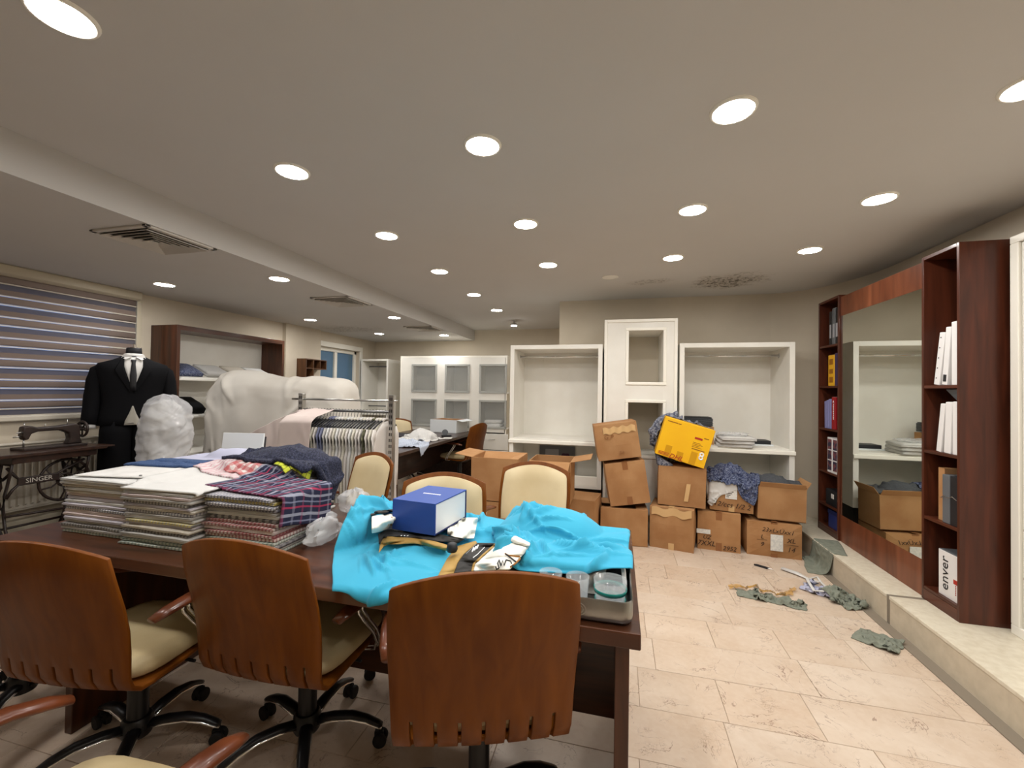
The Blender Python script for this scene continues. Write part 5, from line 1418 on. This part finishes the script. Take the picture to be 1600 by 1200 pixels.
strip('black_band', 'stole_black', [(15, 585), (50, 528), (100, 500), (380, 520), (580, 545), (800, 570)], [(5, 480), (60, 445), (130, 430), (420, 470), (620, 480), (880, 530)], s2, .011, n=34)
strip('white_band', 'stole_white', [(-60, 470), (0, 460), (60, 440), (130, 428), (200, 450), (260, 455)], [(-60, 300), (0, 290), (60, 280), (120, 270), (185, 262), (260, 270)], s2, .018)
strip('white_end', 'stole_white', [(700, 480), (760, 505), (860, 522), (965, 522)], [(700, 330), (800, 318), (900, 310), (1005, 312)], s2, .018)
strip('black_edge', 'stole_black', [(-70, 290), (0, 275), (100, 262), (185, 250)], [(-70, 255), (0, 243), (100, 236), (185, 228)], s2, .009)
stroke(s2, [(105, 385), (108, 310)], .004, 'gold_cloth'); stroke(s2, [(135, 385), (140, 312)], .004, 'gold_cloth')
for k in range(3): stroke(s2, [(232+32*k, 494), (242+32*k, 490)], .002, 'print_white')
ob = MB().lathe([(.018, 0), (.022, .01), (.018, .03), (.010, .034)], 14).build('black_knob', 'binder_black', loc=tuple(W(*S(745, 620), z=TZ+.06)-Vector((0, 0, .012))), smooth=True); tag(ob, 'small black plastic knob between the two stoles', 'knob')

# blue gift box
nc_ = W(680, 837, z=TZ+.045)
bz = TZ+.045
bbx = thing('gift_box', 'royal blue gift box with white end on the cyan cloth', 'gift box', tuple(nc_), R(-7))
w_, d_, h_ = .215, .285, .135
lx = -w_
B(lx, -.004, .004, d_, .004, h_-.005).build('inner_box', 'box_white', bbx, bevel=.001)
B(lx, 0, .0, d_, 0, .004).build('bottom_flap', 'box_navy', bbx); B(lx-.003, 0, -.003, d_+.003, h_-.005, h_).build('lid', 'box_blue', bbx, bevel=.001)
B(lx-.004, 0, -.003, .004, 0, h_-.005).build('front_side', 'box_blue', bbx, bevel=.001); B(lx-.004, 0, d_-.004, d_+.003, 0, h_-.005).build('back_side', 'box_navy', bbx); B(lx-.004, lx, .004, d_-.004, 0, h_-.005).build('left_side', 'box_blue', bbx)
for k in range(9): B(-w_/2-.045+k*.0105, -w_/2-.045+k*.0105+.0075, d_/2-.006, d_/2+.006, h_, h_+.0005).build('silver_print', 'print_white', bbx)

# ------------------------------------------------------------------ cardboard cartons
CART = []
def carton(label, p, w, d, h, rz=0., ry=0., seed=0, bulge=.008, flaps=None, tape='brown_tape', name='cardboard_box', cat='cardboard box', m='cardboard', rx=0., group=None, opening=None):
    """origin at the middle of the lower front edge; front looks to -y"""
    rg = random.Random(seed)
    t = thing(name, label, cat, p, rot=(rx, ry, rz), group=group)
    Mx = Matrix.Translation(p) @ t.rotation_euler.to_matrix().to_4x4(); CART.append(obox(Mx, -w/2-bulge, w/2+bulge, -bulge, d+bulge, 0, h+bulge*.5))
    n = 6
    def q(u, v, k):
        f = math.sin(math.pi*u)*math.sin(math.pi*v)
        return f*bulge+ .003*noise.noise(Vector((u*3+seed, v*3, k)))
    mb = MB()
    X = lambda u: -w/2+w*u
    if opening is None:
        sides = [lambda u, v: (X(u), -q(u, v, 1), h*v), lambda u, v: (w/2+q(u, v, 2), d*u, h*v), lambda u, v: (X(1-u), d+q(u, v, 3), h*v), lambda u, v: (-w/2-q(u, v, 4), d*(1-u), h*v),
                 lambda u, v: (X(u), d*v, h+q(u, v, 5)*.5), lambda u, v: (X(u), d*(1-v), 0)]
        for f_ in sides: mb.grid(f_, n, n)
        o = mb.build('carton_body', m, t)
        bm = bmesh.new(); bm.from_mesh(o.data); bmesh.ops.remove_doubles(bm, verts=bm.verts, dist=.0045); bm.to_mesh(o.data); bm.free()
        if tape:
            B(-.025, .025, -.004-bulge*.2, d*.5, h+.001+bulge*.4, h+.0025+bulge*.4).build('tape', tape, t); B(-.025, .025, -.0035, -.001, h-.07, h+.002).build('tape', tape, t)
            B(-.024, .024, -.0035-bulge*.2, -.001, 0, .075).build('tape', tape, t)
    else:
        th = .006
        for a in ((-w/2, w/2, 0, th), (-w/2, w/2, d-th, d), (-w/2, -w/2+th, th, d-th), (w/2-th, w/2, th, d-th)): mb.box(*a, 0, h)
        mb.box(-w/2, w/2, 0, d, 0, .008)
        mb.build('carton_body', m, t, bevel=.0015)
    for side, ang, ln in (flaps or []):
        M = {'f': Matrix.Translation((0, 0, h)), 'b': Matrix.Translation((0, d, h)) @ Matrix.Rotation(math.pi, 4, 'Z'), 'r': Matrix.Translation((w/2, d/2, h)) @ Matrix.Rotation(math.pi/2, 4, 'Z'), 'l': Matrix.Translation((-w/2, d/2, h)) @ Matrix.Rotation(-math.pi/2, 4, 'Z')}[side]
        wid = w if side in 'fb' else d
        M = M @ Matrix.Rotation(R(ang), 4, 'X')      # 0 = flap lies outwards, 90 = stands up, 180 = closed
        MB().ring_loft([[(-wid/2+.006, 0, -.002), (wid/2-.006, 0, -.002), (wid/2-.006, 0, .002), (-wid/2+.006, 0, .002)], [(-wid/2+.012, -ln, -.002), (wid/2-.012, -ln, -.002), (wid/2-.012, -ln, .002), (-wid/2+.012, -ln, .002)]], M=M).build('flap', m, t)
    return t
def mark(t, body, size, x, z, roll=0., y=-.0125, m='marker', shear=.25): return text(body, size, m, t, face_front(x, y, z, roll), shear=shear, name='handwriting', ext=.0008)
def bar(t, x0, x1, z0, z1, m='marker', y=-.0125, name='line'): return B(x0, x1, y, y+.001, z0, z1).build(name, m, t)

# floor row
b1 = carton('bottom carton with torn open flaps beneath the leaning boxes', (.068, 4.075, 0), .425, .38, .335, R(2), seed=1, flaps=[('f', 171, .14), ('b', 173, .14), ('r', 176, .10)], opening=True)
b2 = carton('plain carton with shiny clear tape on the floor under the yellow carton stack', (.483, 4.085, 0), .375, .335, .375, R(-12), seed=2, tape='clear_tape', bulge=.012)
MB().grid(lambda u, v: (-.17+.34*u, -.012-.006*math.sin(u*9), .30+.07*v+.01*math.sin(u*14)), 18, 3).build('wrinkled_tape', 'clear_tape', b2, smooth=True)
b3 = carton('carton with marker writing and brown tape between plain and bulging floor cartons', (.898, 4.175, 0), .35, .31, .345, R(-6), seed=3)
mark(b3, 'ÜZ', .05, -.10, .115); mark(b3, '7XXL', .062, -.105, .06); mark(b3, '2952', .055, .085, .035); bar(b3, -.185, -.07, .145, .185, 'paper', -.012, 'paper_label')
b4 = carton('bulging carton with XL marker writing and white label at the step', (1.338, 4.16, 0), .42, .36, .295, R(-4), seed=4, bulge=.03)
mark(b4, '23xLxÜxx1', .052, .02, .235, R(-3), y=-.033); mark(b4, 'L', .05, -.10, .175, y=-.033); bar(b4, -.14, -.06, .148, .151, y=-.033); mark(b4, '9', .055, -.10, .11, y=-.033); bar(b4, -.035, .06, .065, .205, 'paper', -.034, 'paper_label')
mark(b4, 'XL', .055, .12, .16, y=-.030); bar(b4, .07, .175, .125, .128, y=-.030); mark(b4, '14', .06, .12, .085, y=-.030)
# second row
c1 = carton('plain carton leaning on the torn open carton', (.128, 4.12, .370), .365, .325, .395, R(6), R(-9), seed=5)
c2 = carton('carton with pale tape strip under the yellow carton', (.572, 4.13, .387), .405, .315, .355, R(-4), R(1), seed=6, tape=None)
MB().grid(lambda u, v: (.02+.035*u+.02*v, -.012, .05+.16*v), 3, 6).build('tape', 'clear_tape', c2)
c3 = carton('carton with marker writing and white label under blue grey rags', (1.005, 4.20, .356), .355, .26, .255, R(-4), R(1.5), seed=7, tape='clear_tape')
mark(c3, 'ÜZ', .055, -.125, .215); mark(c3, '7', .06, -.12, .15); bar(c3, -.17, -.08, .182, .185); mark(c3, '12/ccs 1/2 2', .062, -.0, .058, R(-3)); bar(c3, -.055, .04, .115, .225, 'paper', -.0135, 'paper_label')
for k in range(6): bar(c3, -.045, -.045+.02+.012*((k*5) % 4), .13+k*.015, .136+k*.015, 'marker', -.0142, 'label_print')
c4 = carton('open carton heaped with dark grey cloth beside the bookcase', (1.397, 4.165, .318), .37, .295, .285, R(-3), R(1), seed=8, tape=None, flaps=[('f', -62, .05), ('r', -58, .07)], opening=True)
# third row
d1 = carton('topmost carton with peeling tape on the leaning stack', (.028, 4.12, .790), .395, .325, .335, R(6), R(-9), seed=9, tape=None)
MB().grid(lambda u, v: (-.12+.30*u, -.0115-.003*math.sin(u*30), .245+.06*v+.008*math.sin(u*23)), 24, 3).build('torn_tape', 'clear_tape', d1, smooth=True)
mark(d1, 'G.P', .06, -.08, .215, R(-6), m='brown_tape'); mark(d1, '54', .045, .02, .055, m='brown_tape')
ye = thing('yellow_carton', 'bright yellow shipping carton tilted on top of the box stack', 'carton', (.545, 4.10, .803), rot=(0, R(15.5), R(-3)))
B(-.215, .215, 0, .24, 0, .355).build('carton_body', 'yellow_card', ye, bevel=.003)
for x, z, ww, hh, aa in ((-.115, .055, .055, .11, .1), (-.01, .04, .055, .085, .05), (.105, .06, .055, .12, 0)): B(x-ww/2, x+ww/2, -.002, 0, z-hh/2, z+hh/2).build('tape', 'yellow_tape', ye)
text('DHL', .062, 'print_red', ye, face_front(-.035, -.0032, .022), ext=.0008, shear=.3)
for k in range(3): B(-.19, -.10, -.0032, 0, .014+k*.011, .018+k*.011).build('speed_line', 'print_red', ye)
B(.07, .135, -.0022, 0, .235, .253).build('printed_mark', 'print_red', ye)
for a_, b_, z_ in ((-.19, -.10, .325), (-.095, -.07, .324), (.145, .185, .262), (.07, .18, .145)): B(a_, b_, -.002, 0, z_-.004, z_+.004).build('printed_line', 'print_brown', ye)
for k in range(4): B(.065, .13+.02*(k % 2), -.0018, 0, .20-.013*k, .204-.013*k).build('printed_line', 'print_brown', ye)
for zz in (.085, .115): MB().tube([(.165+.0145*math.cos(2*math.pi*k/18), -.002, zz+.0145*math.sin(2*math.pi*k/18)) for k in range(18)], .0065, 5, loop=True).build('figure_eight', 'print_white', ye)
# single open carton left of the row and the two open cartons behind the chair
o1 = carton('small open carton with its flaps folded in beside the torn carton', (-.36, 3.92, 0), .34, .33, .43, R(-8), seed=10, flaps=[('b', 140, .10), ('r', 112, .08)], opening=True)
lb = carton('lower carton with a white label under the big open carton', (-.92, 3.52, 0), .62, .40, .455, R(0), seed=11, tape=None)
MB().add([(-.26+.055*math.cos(a)*(1+.12*math.sin(3*a)), -.0115, .395+.04*math.sin(a)) for a in [2*math.pi*k/18 for k in range(18)]], [tuple(range(18))]).build('paper_label', 'paper', lb)
for k in range(4): bar(lb, -.30+.006*k, -.24+.008*((k*3) % 4), .375+.013*k, .379+.013*k, 'marker', -.0122, 'label_print')
lo1 = carton('big open carton with its flaps spread behind the cream chair', (-1.03, 3.52, .456), .42, .40, .375, R(0), seed=12, flaps=[('f', 148, .17), ('l', -8, .16), ('r', 165, .12), ('b', 150, .17)], opening=True)
ro1 = carton('open carton with raised flap next to the big open carton', (-.56, 3.60, .456), .36, .36, .36, R(0), seed=13, flaps=[('f', 35, .10), ('r', -12, .17), ('b', 88, .18), ('l', 95, .10)], opening=True)

# rags and garments on the cartons
CABF = rbox(-2, 2.2, 4.474, 5.2, 0, 2.3, .004)
YM = Matrix.Translation((.545, 4.10, .803)) @ ye.rotation_euler.to_matrix().to_4x4(); YB_ = obox(YM, -.215, .215, 0, .24, 0, .355)
RAGS = CART[:]+[YB_, CABF, rbox(-2, 1.64, 3, 5, -.2, 0, .002)]
sup = thing('rag_bundle', 'packed bundle of mottled rags behind the yellow carton', 'rag bundle', (.57, 4.405, .748))
MB().ring_loft([[((r*1.1*math.cos(2*math.pi*k/20))*(1+.08*noise.noise(Vector((k, z*9, 1))))-.10*z, r*.24*math.sin(2*math.pi*k/20), z) for k in range(20)] for r, z in ((.16, 0), (.18, .02), (.19, .12), (.18, .24), (.15, .32), (.10, .38), (.04, .40))]).build('bundle', 'mottled', sup, smooth=True)
wd_ = MB().ring_loft([[(.37+.13*u_, 4.15+.18*v_+.008*math.sin(u_*7), .7445+zz_*(1-.85*u_)*(1+.2*math.sin(v_*6))) for u_, v_ in ((0, 0), (.5, -.04), (1, 0), (1.03, .5), (1, 1), (.5, 1.04), (0, 1), (-.04, .5))] for zz_ in (0, .03, .065, .085)]).build('rolled_rag', 'mottled', smooth=True)
tag(wd_, 'rolled grey rag wedged under the raised corner of the yellow carton', 'rag')
laid('grey_rag', 'mottled grey fabric heap behind the yellow carton', 'fabric heap', 'mottled', (.56, 4.395), .56, .24, R(-6), 1.32, RAGS+[ell(.50, 4.405, 1.02, .17, .052, .19), ell(.66, 4.405, .98, .19, .052, .12), rbox(.37, .78, 4.36, 4.45, .74, 1.04, .02)], 31, 46, 26, stretch=1.02, th=.006, bend=.05, wr=.05, lam=.10, fric=.9, fo=(50, .024, .026, .14))
laid('grey_garment', 'dark grey folded cloth heaped in the open carton', 'garment', 'grey_cloth', (1.397, 4.31), .40, .26, R(-3), .70, RAGS+[ell(1.36, 4.32, .60, .14, .10, .075)], 34, 34, 26, stretch=1.0, th=.012, wr=.012, lam=.14, fric=.85, fo=(16, .016, .03, .22))
laid('white_rag', 'white and grey rag lying under the blue grey rags', 'rag', 'shirt_white', (.905, 4.27), .25, .22, R(10), .84, RAGS+[ell(.96, 4.33, .61, .15, .11, .10)], 33, 26, 24, stretch=1.02, th=.005, bend=.05, wr=.03, lam=.08, fric=.9, fo=(24, .018, .02, .12))
laid('blue_grey_rag', 'blue and white mottled rags spilling over the marked carton', 'fabric heap', 'mottled_blue', (1.03, 4.29), .42, .30, R(-14), .88, RAGS+[ell(1.0, 4.34, .61, .16, .12, .14), ell(1.12, 4.33, .60, .09, .11, .09)], 32, 44, 32, stretch=1.02, th=.006, bend=.05, wr=.04, lam=.09, fric=.9, fo=(55, .022, .024, .15), over=['white_rag', 'grey_garment'])

# folders and bags on the wardrobe shelf ------------------------------------------------
SZ = .905
bx_ = carton('small brown carton on the wardrobe shelf', (.80, 4.62, SZ), .285, .25, .175, seed=14, tape=None, bulge=.002)
for k in range(9):
    f_ = thing('document_folder', 'dark grey document folder stacked on the small brown carton' if k < 8 else 'black document folder topping the stack on the small brown carton', 'folder', (.797 if k < 8 else .788, 4.75, SZ+.184+k*.0098), random.Random(k).uniform(-.03, .03), group='document folders on the shelf' if k < 8 else None)
    B(-.14, .14, -.11, .11, 0, .0016).build('lower_cover', 'grey_plastic' if k < 8 else 'binder_black', f_); B(-.14, .14, -.11, .11, .0070, .0088).build('upper_cover', 'grey_plastic' if k < 8 else 'binder_black', f_); B(-.137, .137, -.107, .108, .0016, .0070).build('sheets', 'binder_black', f_)
for k in range(3):
    folded('bagged_shirt', ('white shirt in a clear bag, lowest on the shelf edge', 'white shirt in a clear bag, between two others', 'white shirt in a clear bag, topmost on the shelf edge')[k], 'shirt_white', (1.11+.008*k, 4.60-.02*k, SZ+.001+.034*k), .30, .24, .036, 'bagged shirts on the shelf', rot=(R(2), 0, R(-4+3*k)), seed=70+k)
wrap('plastic_wrap', 'clear plastic film around the bagged white shirts', (1.11, 4.585, SZ+.104), .15, .11, .03, 4.)
tb_ = thing('tablet_box', 'flat black box lying on a white card on the shelf', 'box', (1.385, 4.80, SZ))
B(-.12, .12, -.10, .10, 0, .014).build('white_card', 'box_white', tb_, bevel=.001); B(-.10, .10, -.085, .085, .0145, .050).build('box_body', 'binder_black', tb_, bevel=.003)
po = thing('grey_poster', 'grey picture board with plum figure inside the lower wardrobe', 'picture board', (-.69, 4.968, .4325), rot=(R(-6), 0, 0))
B(-.21, .21, 0, .012, 0, .34).build('board', 'poster_grey', po); B(-.14, .02, -.0012, 0, .23, .30).build('pale_print', 'poster_light', po)
MB().add([(.10+.05*math.cos(a), -.0012, .21+.065*math.sin(a)*(1+.3*math.cos(2*a))) for a in [2*math.pi*k/16 for k in range(16)]], [tuple(range(16))]).build('dark_print', 'poster_plum', po)

# far desk: white carton, shirts, dark clutter
dc = carton('shallow white sided open carton on the far desk', (-2.62, 6.10, .75), .47, .36, .20, R(-8), seed=15, opening=True, m='box_white', flaps=[('r', 12, .10), ('b', 92, .06)])
B(-.229, .229, .006, .354, .009, .198)
mbx = MB()
for a in ((-.2285, .2285, .0065, .008), (-.2285, .2285, .352, .3535), (-.2285, -.227, .008, .352), (.227, .2285, .008, .352)): mbx.box(*a, .01, .1995)
mbx.build('brown_lining', 'cardboard_inside', dc)
DK = [rbox(-3.27, -2.19, 3.95, 6.51, .4, .75, .004)]
laid('white_shirt', 'white and pale blue shirt thrown over the far desk edge', 'shirt', 'fab_sky', (-2.50, 4.62), .56, .50, R(20), .90, DK+[ell(-2.45, 4.55, .74, .2, .2, .07)], 41, 34, 30, stretch=1.02, th=.005, wr=.05, lam=.2, fo=(34, .02, .03, .3))
laid('white_shirt', 'crumpled white shirt further along the far desk', 'shirt', 'shirt_white', (-2.55, 5.15), .50, .42, R(-10), .95, DK+[ell(-2.5, 5.15, .74, .2, .16, .14)], 42, 30, 26, stretch=1.02, th=.006, wr=.06, lam=.16, fo=(34, .025, .03, .25), over=['white_shirt'])
laid('dark_cloth', 'black cloth lying flat on the far desk', 'cloth', 'fab_charcoal', (-2.95, 5.55), .40, .45, R(10), .84, DK, 43, 18, 18, stretch=1.10, th=.006, over=['white_shirt'])
ta = thing('tape_dispenser', 'black tape dispenser beside the white shirts on the desk', 'tape dispenser', (-2.36, 5.62, .75), R(30))
B(-.07, .07, -.03, .03, 0, .025).build('base', 'binder_black', ta, bevel=.006); MB().lathe([(.018, -.012), (.042, -.012), (.042, .012), (.018, .012)], 20, M=Matrix.Translation((-.02, 0, .06)) @ Matrix.Rotation(math.pi/2, 4, 'X')).build('tape_roll', 'grey_plastic', ta, auto=True)
pp_ = thing('paper_slip', 'white paper slip beside the tape dispenser', 'paper', (-2.27, 5.45, .7505), R(15)); B(-.06, .06, -.08, .08, 0, .001).build('slip', 'paper', pp_)

# ------------------------------------------------------------------ scraps on the floor
FLR = [rbox(-3, 1.645, 1, 6, -.3, .0, .002), rbox(1.646, 2.3, 0, 6, -.3, PZ, .004), rbox(1.585, 1.65, 0, 4.7, -.1, .007, .001)]
def scrap(label, m, p, w, h, rz, seed, stretch=1.15, z=.10, cat='cloth scrap', nu=18, nv=14, th=.004, over=()): return laid('cloth_scrap', label, cat, m, p, w, h, rz, z, FLR, seed, nu+8, nv+6, stretch=1.03, steps=30, th=th, bend=.06, wr=.03*stretch**3-.012, lam=.08, fric=.9, fo=(int(10*stretch**6), .016*stretch**2, .02, .12), over=over)
scrap('sage green cloth scrap lying alone near the dark floor strip', 'sage_cloth', (1.475, 2.91), .20, .17, R(-38), 51, 1.06, .06)
scrap('rolled sage green rag beside the amber film on the floor', 'sage_cloth', (1.04, 3.29), .40, .11, R(-16), 52, 1.2, .08, nu=26)
HR = hfield(QS['cloth_scrap'])
scrap('lavender striped rag tangled with the white strap', 'lavender', (1.44, 3.52), .22, .14, R(-30), 54, 1.25, .08)
HL = hfield(QS['cloth_scrap'])
scrap('sage green rag against the step by the lavender strips', 'sage_cloth', (1.535, 3.40), .17, .20, R(20), 53, 1.25, .08, over=['cloth_scrap'])
laid('cloth_scrap', 'grey green rag hanging over the edge of the stone step', 'cloth scrap', 'sage_cloth', (1.655, 4.02), .30, .34, R(-12), .30, FLR+[rbox(.8, 1.56, 4.14, 4.6, 0, .3, .01)], 55, 24, 24, stretch=1.12, steps=55, th=.004)
am = MB(); pts = [(.80, 3.40), (.86, 3.42), (.94, 3.37), (1.02, 3.36), (1.10, 3.33), (1.16, 3.37), (1.22, 3.45), (1.26, 3.50)]
def amf(u, v):
    k = u*(len(pts)-1); i = min(int(k), len(pts)-2); f = k-i; x = pts[i][0]*(1-f)+pts[i+1][0]*f; y = pts[i][1]*(1-f)+pts[i+1][1]*f
    return (x+.01*math.sin(u*40), y+(v-.5)*(.05+.02*math.sin(u*17)), max(hf_at(HR, x+.01*math.sin(u*40), y+(v-.5)*(.05+.02*math.sin(u*17)))+.004, .003)+.012*abs(math.sin(u*23+v*4))+.008*abs(math.sin(v*9+u*31)))
thin('amber_clear', s(196, 150, 74), .6, .12)
tag(am.grid(amf, 40, 8).build('amber_film', 'amber_clear', smooth=True), 'twisted strip of amber packing film on the floor', 'packing film')
stp = MB()
loop = [W(1222, 889, z=.006), W(1245, 897, z=.006), W(1262, 905, z=.008), W(1262, 917, z=.008), W(1272, 929, z=.008), W(1285, 932, z=.008), W(1293, 926, z=.010), W(1284, 910, z=.012), W(1277, 900, z=.012), W(1264, 903, z=.012), W(1280, 916, z=.008)]
loop = [Vector((p.x, p.y, max(.0125 if k < 3 else .0065, max(hf_at(HL, p.x+a, p.y+b) for a in (-.012, 0, .012) for b in (-.012, 0, .012))+.008))) for k, p in enumerate(loop)]
stp.tube([tuple(p) for p in loop], [2.2, 2.4, 1.2, 1, 1, 1, 1, 1, 1, 1, 1], 8, flat=(.011, .004)); tag(stp.build('white_strap', 'shirt_white', smooth=True), 'white fabric strap lying in a loop on the floor', 'strap')
ck = thing('binder_clip', 'small black clip lying on the floor before the cartons', 'clip', tuple(W(1189, 886, z=0)), R(-35))
B(-.05, .05, -.012, .0, .0, .014).build('jaw', 'binder_black', ck, bevel=.003); B(-.04, .06, .004, .014, .0, .012).build('jaw', 'binder_black', ck, bevel=.003); MB().tube([(.05, 0, .006), (.085, .01, .006)], .002, 5).build('spring_wire', 'steel', ck)
